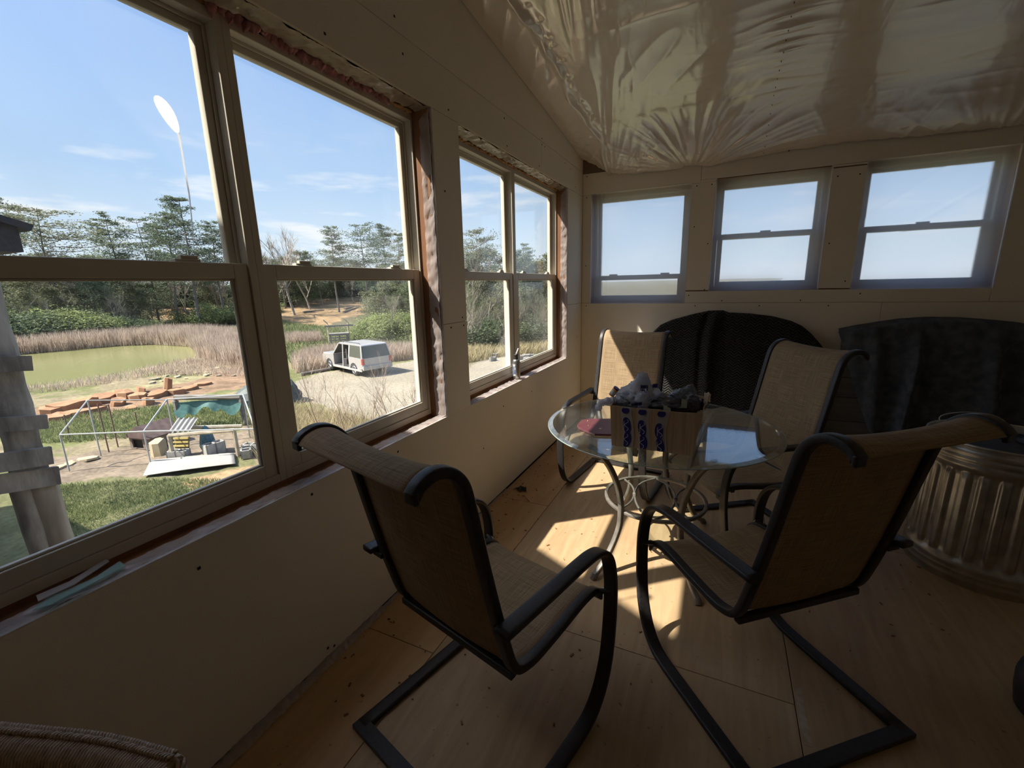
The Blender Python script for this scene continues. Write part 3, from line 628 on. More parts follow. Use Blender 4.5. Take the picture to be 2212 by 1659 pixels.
def bxw(u, v, w):   # box local with flare
    k = w/BH; return Vector((u + (-.010*k if u < BW/2 else FL*k), v + (-.004*k if v < BD/2 else .03*k), w))
def wall(p0, p1, th, name, m='card', top=None):
    b = MB(); n = 12; vs = []
    for j in range(2):
        for i in range(n+1):
            for k in range(5):
                u = p0[0]+(p1[0]-p0[0])*i/n; v = p0[1]+(p1[1]-p0[1])*i/n
                w = BH*k/4; q = bxw(u, v, w); 
                if k == 4 and top: q.z += top*math.sin(i*1.3)
                q = q + Vector(th)*j; vs.append(q)
    fs = []; o = (n+1)*5
    for i in range(n):
        for k in range(4):
            a = i*5+k; fs.append((a, a+5, a+6, a+1)); fs.append((o+a, o+a+1, o+a+6, o+a+5))
        fs.append((i*5+4, (i+1)*5+4, o+(i+1)*5+4, o+i*5+4)); fs.append((i*5, o+i*5, o+(i+1)*5, (i+1)*5))
    for i in (0, n):
        for k in range(4): fs.append((i*5+k, i*5+k+1, o+i*5+k+1, o+i*5+k))
    b.add(vs, fs); return b.obj(name, M[m], BX)
wall((0, 0), (BW, 0), (0, .004, 0), 'side_panel', top=.002); wall((0, BD), (BW, BD), (0, -.004, 0), 'side_panel', 'card_in', top=.003)
wall((0, .001), (0, BD-.001), (.004, 0, 0), 'side_panel', top=.002); wall((BW, .001), (BW, BD-.001), (-.004, 0, 0), 'side_panel', 'card_in', top=.003)
MB().box((0, 0, 0), (BW, BD, .004)).obj('bottom_panel', M['card'], BX)
# torn flap standing at the back right corner
fl = MB(); p = [bxw(BW-.004, BD*.45, BH), bxw(BW, BD-.01, BH)]
fl.grid(6, 4, lambda u, v: tuple(p[0].lerp(p[1], u)+Vector((.012*v+.006*math.sin(u*5), 0, (.012+.028*math.sin(u*math.pi*.9))*v))))
fl.obj('torn_flap', M['card_in'], BX, solid=.003)
rr_ = random.Random(5)
for k, (u0, wt) in enumerate(((.045, .048), (.115, .046), (.190, .042))):
    def fn(u, v, u0=u0, wt=wt, k=k):
        w = BH*(.01+.985*v); q = bxw(.5*BW, 0, w); x = u0+wt*u+.006*math.sin(v*5+k)+(u0/BW-.3)*.02*v
        if v > .93: return (x, q.y+.004*(v-.93)/.07*.2-.0012, min(w, BH+.001))
        return (x, q.y-.0016-.0012*abs(noise.noise(Vector((u*5, v*9, k)))), w)
    tp = MB().grid(10, 24, fn).obj('tape_strip', M['tape'], BX, smooth=True, )
    # repeated oval printed badge with script lines, cut off by the strip's edge
    for j, vc in enumerate((.20-.03*k, .56-.03*k, .92)):
        b = MB(); zc = BH*vc; pts = []
        hw, hh = .017, .036 if j < 2 else .014
        for a in range(24):
            an = 2*math.pi*a/24; x = u0+wt*.48+hw*math.copysign(abs(math.cos(an))**.8, math.cos(an)); z = min(max(zc+hh*math.sin(an), .003), BH-.004)
            q = bxw(.5*BW, 0, z); pts.append((x-.004+.006*math.sin(z/BH*5+k), q.y-.0040, z))
        b.prism(pts, 0, (0, .0004, 0)); pr = b.obj('printed_badge', M['navy'], tp)
    b = MB()
    for j, vc in enumerate((.20-.03*k, .56-.03*k)):
        zc = BH*vc; q = bxw(.5*BW, 0, zc); cx = u0+wt*.48-.003
        path = [(cx+(.010*math.sin(s*.9)*(1-abs(s/10-.5))), q.y-.0046+.0*s, zc-.026+.0052*s) for s in range(11)]
        path = [(x, bxw(.5*BW, 0, z).y-.0048, z) for x, y, z in path]
        b.tube(crom(path, 4), .0011, 5)
        for s in range(7):
            z = zc-.022+s*.006; y = bxw(.5*BW, 0, z).y-.0046; b.box((cx-.014, y-.0003, z), (cx-.0105, y+.0003, z+.0034))
    b.obj('printed_lettering', M['white_print'], tp)
# ------------------------------------------------------------ bags and scraps in the box
def bag_mat(name, c, tr=.22):
    return film_mat(name, (.8,.82,.9), tr, .16, c, .3, .6, 45, 1.5)
M['bag'] = bag_mat('grey_bag', (.60,.63,.72)); M['bag_dark'] = bag_mat('dark_bag', (.09,.09,.11), .08); M['bag_mid'] = bag_mat('mid_bag', (.22,.24,.28))
bxM = Matrix.Translation(Vector((bl[0], bl[1], TZ+.001))) @ Matrix.Rotation(math.atan2(xd[1], xd[0]), 4, 'Z')
def local(px, py, depth_v):     # point on the plane of box local y = depth_v
    o = np.array([bl[0], bl[1], 0])+yd*depth_v; d = ray(px, py); t = ((o-CAM)@yd)/(d@yd); p = CAM+d*t
    q = bxM.inverted() @ Vector(p); return q
def crumple(name, c, r, label, m, seed, peaks=(), amp=.35, flat=None, sub=5, minz=None, group=None, fr=1.0):
    bm = bmesh.new(); bmesh.ops.create_icosphere(bm, subdivisions=sub, radius=1)
    cc = Vector(c)
    for v in bm.verts:
        d = v.co.normalized(); s = Vector((seed*3.1, seed*1.7, seed))
        n1 = noise.noise(d*1.6+s); n2 = 1-abs(noise.noise(d*3.2*fr+s*2))*2; n3 = 1-abs(noise.noise(d*7.5*fr+s))*2; n4 = 1-abs(noise.noise(d*16*fr+s))*2
        k = 1+amp*(n1*.7+(n2-.5)*.42+(n3-.5)*.22+(n4-.5)*.10)
        q = Vector((d.x*r[0], d.y*r[1], d.z*r[2]))*k
        for pd, ps, pw in peaks:
            pdn = Vector(pd).normalized(); al = max(0, d.dot(pdn)); q += pdn*ps*al**pw
        v.co = cc+q
        if minz is not None and v.co.z < minz: v.co.z = minz+(v.co.z-minz)*.05
    bmesh.ops.recalc_face_normals(bm, faces=bm.faces[:])
    me = bpy.data.meshes.new(name); bm.to_mesh(me); bm.free(); me.polygons.foreach_set('use_smooth', [True]*len(me.polygons)); me.materials.append(m)
    o = bpy.data.objects.new(name, me); C.objects.link(o); o.matrix_world = bxM
    return tag(o, label, 'plastic bag', group)
cb = local(1390, 845, .12)
bag1 = crumple('plastic_bag', (cb.x, .115, .190), (.088, .075, .062), 'pale grey plastic bag with dark blue lettering, peaked highest in the box', M['bag'], 2, peaks=(((.05, 0, 1), .052, 14), ((-1, 0, .35), .03, 10)), amp=.62)
b = MB(); fr_ = .115-.075
def patch(cx, cz, w, h, y, name, m, parent):
    return MB().grid(8, 5, lambda u, v: (cx+(u-.5)*w+.003*math.sin(v*5), y+.004*math.sin(u*6+v*3), cz+(v-.5)*h+.003*math.sin(u*4))).obj(name, m, parent, smooth=True, solid=.001)
# lettering patches lie on the bag's surface (found by ray casting onto it)
bpy.context.view_layer.update()
def drape_patch(o, cx, cz, w, h, m, name, parent, off=.002, n=8, tilt=0):
    b = MB(); me = o.data; from mathutils.bvhtree import BVHTree
    bv = BVHTree.FromPolygons([v.co for v in me.vertices], [p.vertices[:] for p in me.polygons])
    vs = []; okk = True
    for j in range(n+1):
        for i in range(n+1):
            x = cx+(i/n-.5)*w; z = cz+(j/n-.5)*h+tilt*(i/n-.5)*w
            r = bv.ray_cast(Vector((x, -.5, z)), Vector((0, 1, 0)))
            y = r[0].y-off if r[0] else None; vs.append((x, y, z))
    ys_ = [v[1] for v in vs if v[1] is not None]
    if not ys_: return
    av = sum(ys_)/len(ys_); b.v = [(x, av if y is None else y, z) for x, y, z in vs]
    b.f = [(j*(n+1)+i, j*(n+1)+i+1, (j+1)*(n+1)+i+1, (j+1)*(n+1)+i) for j in range(n) for i in range(n)]
    return b.obj(name, m, parent, smooth=True)
p1 = local(1389, 842, .05); p2 = local(1412, 838, .05); p3 = local(1375, 874, .03)
drape_patch(bag1, p1.x, p1.z, .030, .026, M['navy'], 'printed_letters', bag1, tilt=-.1)
drape_patch(bag1, p2.x, p2.z, .022, .018, M['navy'], 'printed_letters', bag1, tilt=.2)
drape_patch(bag1, p3.x, p3.z, .050, .016, M['navy'], 'printed_letters', bag1, tilt=.5)
for k in range(4): drape_patch(bag1, p1.x-.010+.0065*k, p1.z-.004, .0035, .007, M['white_print'], 'printed_letters', bag1, off=.003, n=2)
crumple('plastic_bag', (cb.x-.075, .10, .178), (.055, .05, .030), 'wrinkled grey plastic bag drooping over the box edge toward the window', M['bag'], 5, peaks=(((-1, -.2, -.05), .050, 9),), amp=.5)
# drooping tail
tl0 = local(1322, 862, .05); tl1 = local(1300, 872, .04); tl2 = local(1290, 884, .04)
b = MB(); pth = crom([(tl0.x+.02, .05, tl0.z), (tl0.x, .045, tl0.z-.003), (tl1.x, .04, tl1.z+.004), (tl2.x, .04, tl2.z-.004)], 6)
b.tube(pth, [.016+.004*math.sin(i*1.7) for i in range(len(pth))], 10)
o = b.obj('plastic_bag', M['bag'], None, smooth=True, sub=1); o.matrix_world = bxM; tag(o, 'twisted end of grey plastic bag hanging past the left edge of the box', 'plastic bag')
cm = local(1440, 862, .10)
crumple('plastic_bag', (cm.x, .09, .180), (.085, .062, .040), 'smooth dark charcoal plastic bag in the middle of the box', M['bag_dark'], 9, amp=.34, fr=.6)
cr = local(1480, 845, .14)
crumple('plastic_bag', (cr.x, .16, .200), (.060, .06, .046), 'mid-grey crumpled plastic bag at the right of the box with a loop handle', M['bag_mid'], 12, peaks=(((.3, 0, 1), .02, 12),), amp=.6)
crumple('plastic_bag', (cr.x+.03, .19, .172), (.048, .05, .036), 'dark grey plastic bag tucked against the right wall of the box', M['bag_dark'], 15, amp=.6)
# labelled tube, metal brackets and paper in the box
M['orange'] = mat('orange_label', (.72,.38,.12), .4); M['purple'] = mat('purple_band', (.10,.03,.20), .4); M['pwhite'] = mat('white_label', (.75,.73,.70), .5)
lt = thing('label_roll', 'orange and purple labelled packet poking out of the box beside the pale bag', 'packet'); q = bxM @ Vector((local(1327, 845, .05).x, .05, local(1327, 845, .05).z)); lt.location = q; lt.rotation_euler = (.2, .55, .3)
MB().lathe([(0,-.024),(.013,-.024),(.013,.013),(0,.013)], seg=20).obj('packet_body', M['orange'], lt, smooth=False)
MB().lathe([(.0,.0128),(.0134,.0128),(.0134,.020),(0,.020)], seg=20).obj('purple_band', M['purple'], lt)
MB().lathe([(.0134,-.018),(.0134,.004)], seg=20).obj('white_label', M['pwhite'], lt)
M['zinc'] = mat('zinc', (.48,.60,.62), .35, .6, col2=(.38,.48,.50), scale=30)
def bracket(px, py, v, w, h, rx, rz, label):
    t = thing('metal_bracket', label, 'bracket'); t.location = bxM @ Vector((local(px, py, v).x, v, local(px, py, v).z)); t.rotation_euler = (rx, .12, rz)
    MB().box((-w/2, -.001, -h/2), (w/2, .001, h/2)).obj('bracket_web', M['zinc'], t); MB().box((-w/2, -.001, -h/2), (w/2, .014, -h/2+.002)).obj('bracket_flange', M['zinc'], t)
    MB().box((w/2-.002, -.001, -h/2), (w/2, .016, h/2)).obj('bracket_flange', M['zinc'], t)
bracket(1478, 872, .035, .024, .036, -.25, .5, 'pale zinc metal bracket standing upright at the front right of the box')
bracket(1441, 882, .022, .030, .022, -.5, .35, 'small zinc metal bracket lying lower at the front edge of the box')
M['paper'] = mat('paper', (.72,.70,.68), .8)
q = local(1524, 852, .17); o = MB().grid(8, 8, lambda u, v: (q.x-.005+.026*u, .15+.05*v+.004*math.sin(u*4), q.z-.018+.022*v-.012*u+.004*math.sin(v*5+u*3))).obj('paper_scrap', M['paper'], None, smooth=True, solid=.0008); o.matrix_world = bxM
tag(o, 'creased white paper scrap at the back right corner of the box', 'paper')
# maroon sheath beside the box
M['maroon'] = mat('maroon_leather', (.10,.028,.035), .45, col2=(.13,.04,.045), scale=15)
M['brass'] = mat('brass', (.75,.62,.35), .3, 1)
w_ = [(1247, 917), (1256, 907), (1270, 904), (1322, 904), (1322, 938), (1285, 937), (1260, 928), (1249, 922)]
pts = [Vector(hit(x, y, 2, TZ+.012)) for x, y in w_]; cen = sum(pts, Vector())/len(pts)
sh = thing('leather_sheath', 'flat maroon leather sheath with brass rivets on the glass left of the box', 'sheath', (cen.x, cen.y, TZ+.0008))
MB().prism([(p.x-cen.x, p.y-cen.y, .011) for p in pts], 0, (0, 0, -.010)).obj('sheath_body', M['maroon'], sh, bevel=.002)
for x, y, r in ((1270, 909, .004), (1297, 926, .007), (1271, 919, .003)):
    p = hit(x, y, 2, TZ+.012); MB().lathe([(0, .0105), (r, .0105), (r*.8, .0125), (0, .0128)], (p[0]-cen.x, p[1]-cen.y, 0), 14).obj('rivet', M['brass'], sh, smooth=True)
# ------------------------------------------------------------ blankets and panel on the far wall
def quilt_mat():
    m = mat('black_quilt', (.016,.016,.018), .9, spec=.2); nt = m.node_tree; N = nt.nodes.new; L = nt.links.new; b = nt.nodes['Principled BSDF']
    tc = N('ShaderNodeTexCoord'); sp = N('ShaderNodeSeparateXYZ'); L(tc.outputs['Object'], sp.inputs[0])
    # herringbone stitching: triangle wave of x added to z
    mu = N('ShaderNodeMath'); mu.operation = 'PINGPONG'; mu.inputs[1].default_value = .035; L(sp.outputs['X'], mu.inputs[0])
    ad = N('ShaderNodeMath'); ad.operation = 'MULTIPLY_ADD'; ad.inputs[1].default_value = .8; L(mu.outputs[0], ad.inputs[0]); L(sp.outputs['Z'], ad.inputs[2])
    sn = N('ShaderNodeMath'); sn.operation = 'MULTIPLY'; sn.inputs[1].default_value = 2*math.pi/.024; L(ad.outputs[0], sn.inputs[0])
    s2 = N('ShaderNodeMath'); s2.operation = 'SINE'; L(sn.outputs[0], s2.inputs[0])
    bp = N('ShaderNodeBump'); bp.inputs['Strength'].default_value = 1; bp.inputs['Distance'].default_value = .006; L(s2.outputs[0], bp.inputs['Height']); L(bp.outputs[0], b.inputs['Normal'])
    r = N('ShaderNodeMapRange'); r.inputs['From Min'].default_value = -1; r.inputs['To Min'].default_value = .012; r.inputs['To Max'].default_value = .060; L(s2.outputs[0], r.inputs['Value'])
    cb_ = N('ShaderNodeCombineXYZ'); [L(r.outputs[0], cb_.inputs[i]) for i in range(3)]; L(cb_.outputs[0], b.inputs['Base Color'])
    return m
M['quilt'] = quilt_mat()
def drape(name, label, cat, x0, x1, ztop, yfront, m, nu=110, nv=60, back=.02, zb=lambda x: .0):
    """cloth hung over something leaning on the wall: front face from floor to top, rolling over to the wall"""
    b = MB()
    def fn(u, v):
        x = x0+(x1-x0)*u; zt = ztop(x); e = min(u, 1-u)/.04; e = min(1, e)
        if v < .85:
            k = v/.85; z = zb(x)+(zt-.03-zb(x))*k; y = yfront(x, z)
        else:
            k = (v-.85)/.15; a = k*math.pi/2; y0 = yfront(x, zt-.03); z = zt-.03+.03*math.sin(a); y = y0+(D-.008-y0)*(1-math.cos(a))
        return (x, y+(D-.01-y)*(1-math.sqrt(e))*.8, z)
    b.grid(nu, nv, fn); return tag(b.obj(name, m, None, smooth=True), label, cat)
def interp(tab):
    X = [p[0] for p in tab]; Z = [p[1] for p in tab]; return lambda x: float(np.interp(x, X, Z))
def on_wall(px, py, y): p = hit(px, py, 1, y); return (p[0], p[2])
top1 = interp([on_wall(x, y, 4.36) for x, y in ((1405, 722), (1425, 703), (1450, 692), (1490, 681), (1530, 672), (1562, 671), (1575, 676), (1620, 678), (1670, 684), (1710, 694), (1735, 705), (1755, 722), (1775, 745), (1790, 768))])
xa, xb = on_wall(1405, 722, 4.36)[0], on_wall(1790, 768, 4.36)[0]
xf1, xf2 = on_wall(1512, 760, 4.3)[0], on_wall(1562, 760, 4.3)[0]
def yf1(x, z):
    y = 4.33-.17*(1-z/1.2); zz = (z-.3)/.9
    fx = xf1+.10*max(0, zz)**3+.02*math.sin(z*4)
    y -= .060*math.exp(-((x-fx-.05)/.045)**2); y += .040*math.exp(-((x-fx+.02)/.022)**2)
    y += .008*math.exp(-((x-xf2-.02*math.sin(z*3))/.008)**2)-.006*math.exp(-((x-xf2-.014-.02*math.sin(z*3))/.006)**2)
    y += .012*math.sin(x*6+z*2)+.006*math.sin(x*17+z*5)
    return y
drape('moving_blanket', 'black quilted moving blanket draped over an arched form against the far wall', 'blanket', xa, xb, top1, yf1, M['quilt'])
M['felt'] = mat('grey_blue_felt', (.060,.072,.090), .95, col2=(.115,.130,.155), scale=18, bump=.5, bscale=90, spec=.15, detail=8)
top2 = interp([on_wall(x, y, 4.34) for x, y in ((1816, 712), (1850, 705), (1900, 697), (1950, 690), (2010, 686), (2080, 687), (2140, 691), (2212, 698))]+[(3.6, 1.0)])
xc = on_wall(1816, 712, 4.34)[0]
bot2 = interp([(xc, .99), (xc+.04, .80), (xc+.10, .62), (xc+.17, .42), (xc+.22, .28), (xc+.32, .05), (xc+.4, .02), (4.2, .02)])
xfold = on_wall(1968, 800, 4.28)[0]
def yf2(x, z):
    y = 4.27-.10*(1-z/1.1); k = min(1, max(0, (1.06-z)/.25))
    fx = xfold-.07*max(0, .9-z)
    y -= k*(.085*math.exp(-((x-fx)/.028)**2)-.03*math.exp(-((x-fx-.075)/.035)**2))
    y -= k*.050*math.exp(-((x-xc-.27+.05*z)/.05)**2)
    y -= k*(.08*math.exp(-((x-xfold-.42-.05*(1-z))/.05)**2)-.03*math.exp(-((x-xfold-.52)/.04)**2))
    y -= k*.012*math.sin(x*19+z*2)+.004*math.sin(x*37+z*7)
    return y
drape('felt_blanket', 'slate grey felt blanket hanging in vertical folds over the grey boards at right', 'blanket', xc, 3.62, top2, yf2, M['felt'], nu=150, zb=bot2)
M['greyboard'] = mat('weathered_board', (.115,.108,.098), .85, col2=(.16,.15,.135), scale=5, stretch=(.4,1,6))
hb = thing('plank_headboard', 'panel of grey horizontal boards leaning on the far wall, half under the felt blanket', 'panel', (0, 0, 0))
zz = [.01, .27, .47, .635, .80, .93]
for k in range(5):
    z0, z1 = zz[k], zz[k+1]-.006; xl = xc-.10+.012*(k % 2)
    yb_ = lambda z: 4.375-.05*(1-z)
    if k == 4: xl = xc+.02
    MB().add([(xl, yb_(z0)-.02, z0), (3.55, yb_(z0)-.02, z0), (3.55, yb_(z1)-.02, z1), (xl, yb_(z1)-.02, z1), (xl, yb_(z0), z0), (3.55, yb_(z0), z0), (3.55, yb_(z1), z1), (xl, yb_(z1), z1)],
        [(0,1,2,3),(7,6,5,4),(0,4,5,1),(1,5,6,2),(2,6,7,3),(3,7,4,0)]).obj('board', M['greyboard'], hb)
# ------------------------------------------------------------ galvanised can (upside down)
M['galv'] = mat('galvanised_steel', (.60,.61,.60), .33, 1, col2=(.42,.43,.42), scale=16, bump=.06, bscale=40)
M['black_bag'] = mat('black_bin_cloth', (.02,.022,.028), .7, col2=(.035,.04,.05), scale=20)
gc = thing('galvanized_can', 'ribbed galvanised metal trash can standing behind the right foreground chair', 'trash can', (2.567, 2.765, 0))
def canfn(r, z, a):
    if .115 < z < .555:
        k = min(1, (z-.115)/.03, (.555-z)/.03); s = math.sin(a*26); return r-.008+.0075*k*max(-1, min(1, s*2.2))
    return r-.001
R0, R1, ZC = .289, .275, .67
pr = []
for i in range(68):
    z = ZC*i/67; r = R0+(R1-R0)*z/ZC
    for zc_, am in ((.035, .006), (.065, .006), (.092, .006), (.578, .005), (.612, .006), (.640, .006)): r += am*math.exp(-((z-zc_)/.008)**2)
    pr.append((r, z))
MB().lathe(pr, seg=26*12, fn=canfn).obj('can_body', M['galv'], gc, smooth=True)
MB().lathe([(R1, ZC-.002), (R1+.006, ZC+.002), (R1+.004, ZC+.009), (R1-.003, ZC+.010), (R1-.006, ZC+.003), (R1-.008, ZC-.03), (R1-.02, ZC-.1)], seg=96).obj('rim', M['galv'], gc, smooth=True)
MB().lathe([(R1-.009, ZC-.03), (.2, ZC-.035), (.1, ZC-.03), (.0, ZC-.028)], seg=48).obj('inner_lid', M['black_bag'], gc, smooth=True)
def clothfn(u, v):
    a = -2.2+2.9*u; r = .03+.25*v; n = noise.noise(Vector((u*6, v*4, 2)))
    return (2.567+.04+r*math.cos(a+.1*n), 2.765+.03+r*math.sin(a), ZC+.022+.03*n+.02*math.sin(v*9+u*4)-(.0 if v < .8 else .02))
o = MB().grid(30, 14, lambda u, v: (2.66+.20*u*math.cos(.3)+.03*math.sin(v*6), 2.63+.25*v, ZC-.02+.075*max(0, 1-((u-.5)/.5)**2)*(1-((v-.5)/.5)**2)+.025*noise.noise(Vector((u*5, v*5, 1))))).obj('folded_cloth', M['felt'], None, smooth=True, solid=.004)
tag(o, 'dark blue-grey cloth heaped in the top of the metal can', 'cloth')
b = MB(); pth = crom([(2.45, 3.06, ZC+.02), (2.44, 3.10, ZC+.075), (2.55, 3.14, ZC+.10), (2.68, 3.14, ZC+.09), (2.74, 3.1, ZC+.03)], 8); b.tube(pth, .003, 6)
b.obj('bail_handle', M['galv'], gc, smooth=True).location = (-2.567, -2.765, -.075)
# dark rounded bucket at the right frame edge
M['bluedark'] = mat('dark_blue_plastic', (.02,.026,.035), .5, col2=(.035,.04,.05), scale=25)
o = MB().lathe([(0,0),(.11,0),(.128,.012),(.135,.06),(.138,.12),(.132,.15),(.10,.17),(.05,.176),(0,.178)], (2.427, 1.79, .001), 40).obj('round_cushion', M['bluedark'], None, smooth=True)
tag(o, 'dark blue rounded cushion on the plywood at the right edge', 'cushion')
# ------------------------------------------------------------ wicker chair arm in the lower left
M['wick'] = mat('wicker', (.56,.43,.32), .7, col2=(.40,.29,.20), scale=60, stretch=(1,1,1), bump=.3, bscale=120)
WCz = .62
wc = thing('wicker_chair', 'braided wicker armchair arm cropped at the lower left corner', 'chair', (0, 0, 0))
pA = Vector(hit(-140, 1600, 2, WCz)); pB = Vector(hit(215, 1640, 2, WCz)); pC = Vector(hit(372, 1690, 2, WCz-.01))
pA, pB, pC = [Vector((p.x, p.y, WCz)) for p in (pA, pB, pC)]
core = crom([pA, pA.lerp(pB, .5), pB, pC], 12)
RAD = .028
MB().tube(core, RAD*.93, 12).obj('arm_core', M['wick'], wc, smooth=True)
L_ = sum((core[i+1]-core[i]).length for i in range(len(core)-1)); turns = int(L_/.0062)
def on_path(s):
    f = s*(len(core)-1); i = min(int(f), len(core)-2); t = (core[i+1]-core[i]).normalized(); return core[i].lerp(core[i+1], f-i), t
b = MB()
hp = []
for k in range(turns*10):
    s = k/(turns*10); p, t = on_path(s); a = 2*math.pi*k/10; sd = t.cross(Vector((0,0,1))).normalized(); up = sd.cross(t)
    hp.append(p+(sd*math.cos(a)+up*math.sin(a))*RAD+t*.0)
b.tube(hp, .0034, 5); b.obj('wrap_strand', M['wick'], wc, smooth=True)
for ph in (0, math.pi*2/3, math.pi*4/3):
    br_ = []
    for k in range(int(L_/.02)*12):
        s = k/(int(L_/.02)*12); p, t = on_path(s); a = 2*math.pi*k/12+ph; sd = t.cross(Vector((0,0,1))).normalized(); up = sd.cross(t)
        br_.append(p+up*(RAD+.004+.003*math.sin(2*a))+sd*.007*math.cos(a)+sd*-.012)
    MB().tube(br_, .0030, 5).obj('braid_strand', M['wick'], wc, smooth=True)
b = MB(); te = (pC-core[-3]).normalized()
for k in range(9):
    a = 2*math.pi*k/9; sd = te.cross(Vector((0,0,1))).normalized(); up = sd.cross(te)
    b.tube(crom([pC+(sd*math.cos(a)+up*math.sin(a))*RAD*.9-te*.015, pC+(sd*math.cos(a)+up*math.sin(a))*RAD*.85+te*.003, pC+(sd*math.cos(a)+up*math.sin(a))*RAD*.3+te*.010], 4), .0035, 5)
b.obj('end_knot', M['wick'], wc, smooth=True)
b = MB(); xw = pB.x
for k in range(14):
    z = .06+.04*k; p = pA.lerp(pC, 1); b.tube(crom([(pA.x-.0, pA.y-.05, z), (pA.lerp(pC, .5).x, pA.lerp(pC, .5).y-.05+.004*(-1)**k, z), (pC.x, pC.y-.05, z)], 6), .009, 6)
o = b.obj('woven_side', M['wick'], wc, smooth=True); o['kind'] = 'stuff'
for p in (pA, pC): MB().tube([(p.x, p.y-.05, .0), (p.x, p.y-.05, .59), (p.x, p.y-.02, WCz-.01)], .018, 10).obj('leg', M['wick'], wc, smooth=True)
# ------------------------------------------------------------ small things on the sills and floor
M['can'] = mat('spray_can_metal', (.42,.41,.40), .3, .9); M['canlab'] = mat('can_label', (.10,.13,.22), .4, col2=(.5,.5,.5), scale=60, ramp=(.5,.52))
pc = hit(1116, 812, 0, -.045)
sc_ = thing('spray_foam_can', 'silver spray can with a slanted straw nozzle on the far window sill', 'spray can', (-.045, pc[1], OZ0+.012))
MB().lathe([(0,0),(.026,0),(.0275,.004),(.0275,.125),(.024,.137),(.018,.143),(.0,.143)], seg=28).obj('can_body', M['can'], sc_, smooth=True)
a0 = MB(); a0.grid(14, 6, lambda u, v: (.0279*math.cos(-2.9+1.5*u), .0279*math.sin(-2.9+1.5*u), .02+.09*v)); a0.obj('label_panel', M['canlab'], sc_, smooth=True)
MB().lathe([(0,.143),(.015,.143),(.013,.152),(.012,.17),(.016,.172),(.013,.182),(0,.183)], seg=16).obj('cap', M['black_metal'], sc_, smooth=True)
MB().tube([(0, 0, .178), (.004, .012, .20), (.008, .022, .222)], [.0055, .005, .004], 10).obj('nozzle', M['pwhite'], sc_, smooth=True)
M['shard'] = film_mat('clear_offcut', (.8,.95,.93), .55, .08, (.55,.75,.72), .3, .2, 12)
def offcut(pts, label, h, m):
    P = [Vector(hit(x, y, 2, OZ0+h)) for x, y in pts]; c = sum(P, Vector())/len(P)
    n = len(P); o = MB().prism([p-c for p in P], 0, (0, 0, -.002)).obj('plastic_offcut', m, None); o.location = c; return tag(o, label, 'offcut')
offcut([(70, 1318), (100, 1292), (200, 1250), (258, 1212), (272, 1222), (180, 1270), (110, 1305)], 'greenish clear plastic strip lying on the long window sill', .016, M['shard'])
offcut([(82, 1298), (78, 1286), (150, 1255), (228, 1207), (236, 1212), (160, 1262)], 'crumpled clear film scrap lying beside the greenish strip on the sill', .022, M['wrap'])
fsp = hit(1126, 1058, 2, .0)
o = MB().grid(10, 8, lambda u, v: ((u-.5)*.10*(1-.5*v), (v-.5)*.06+.01*math.sin(u*9), .004+.014*abs(math.sin(u*7+v*4))*(1-abs(u-.5)))).obj('dry_leaf', M['black_bag'], None, solid=.002); o.location = fsp
tag(o, 'crumpled black scrap on the floor near the window wall', 'scrap')
f2 = hit(1133, 1076, 2, .0); f3 = hit(1143, 1084, 2, 0)
o = MB().tube([(f2[0]-.01, f2[1]+.03, .006), (f3[0], f3[1], .006)], .004, 6).obj('wood_splinter', mat('pale_splinter', (.55,.42,.28), .8), None); tag(o, 'short pale stick lying next to the black scrap', 'stick')
b = MB(); rr_ = random.Random(11); 
for k in range(240):
    x = rr_.uniform(.1, 3.2); y = rr_.uniform(.8, 4.0)
    if rr_.random() < .5: x = abs(rr_.gauss(0, .25))+.02
    s = rr_.uniform(.002, .006); an = rr_.uniform(0, 6.3); e = Matrix.Translation((x, y, .0025)) @ Matrix.Rotation(an, 4, 'Z')
    b.box((-s*rr_.uniform(1, 2.4), -s*.6, -.002), (s, s*.6, .001), e)
o = b.obj('floor_debris', M['stud']); tag(o, 'scattered crumbs of bark and dead bugs on the plywood', 'debris'); o['kind'] = 'stuff'
# ------------------------------------------------------------ outdoors: terrain
def inpoly(P, x, y):
    ins = np.zeros(np.shape(x), bool); n = len(P); j = n-1
    for i in range(n):
        xi, yi = P[i]; xj, yj = P[j]
        c = ((yi > y) != (yj > y)) & (x < (xj-xi)*(y-yi)/((yj-yi)+1e-12)+xi); ins ^= c; j = i
    return ins
def gp(pts): return [tuple(at_ground(*p)[:2]) for p in pts]
POND = gp([(-160, 838), (-60, 850), (50, 834), (130, 827), (250, 808), (330, 790), (400, 777), (424, 768), (428, 757), (405, 745), (330, 742), (250, 745), (150, 753), (50, 764), (-60, 772), (-160, 770)])
PAD = gp([(600, 842), (645, 822), (700, 803), (830, 793), (920, 772), (1000, 800), (1060, 770), (1130, 765), (1196, 768), (1260, 800), (1250, 905), (1010, 900), (930, 905), (830, 910), (740, 890), (660, 868)])
CLAY1 = gp([(590, 660), (612, 640), (650, 632), (700, 634), (750, 645), (785, 658), (790, 676), (740, 688), (700, 706), (640, 700), (595, 690)])
CLAY2 = gp([(330, 668), (370, 655), (420, 648), (470, 640), (530, 655), (560, 690), (500, 692), (420, 690), (350, 690), (310, 684)])
ORNG = gp([(60, 912), (70, 880), (150, 868), (260, 850), (340, 838), (400, 826), (480, 800), (560, 792), (600, 830), (480, 842), (400, 862), (300, 885), (180, 905)])
DIRT = gp([(60, 1030), (80, 985), (180, 975), (300, 960), (420, 935), (560, 930), (640, 950), (620, 985), (500, 985), (360, 1030), (230, 1030), (120, 1040)])
CLAY3 = gp([(385, 1045), (470, 1020), (560, 1000), (640, 985), (640, 1030), (520, 1040), (420, 1065)])
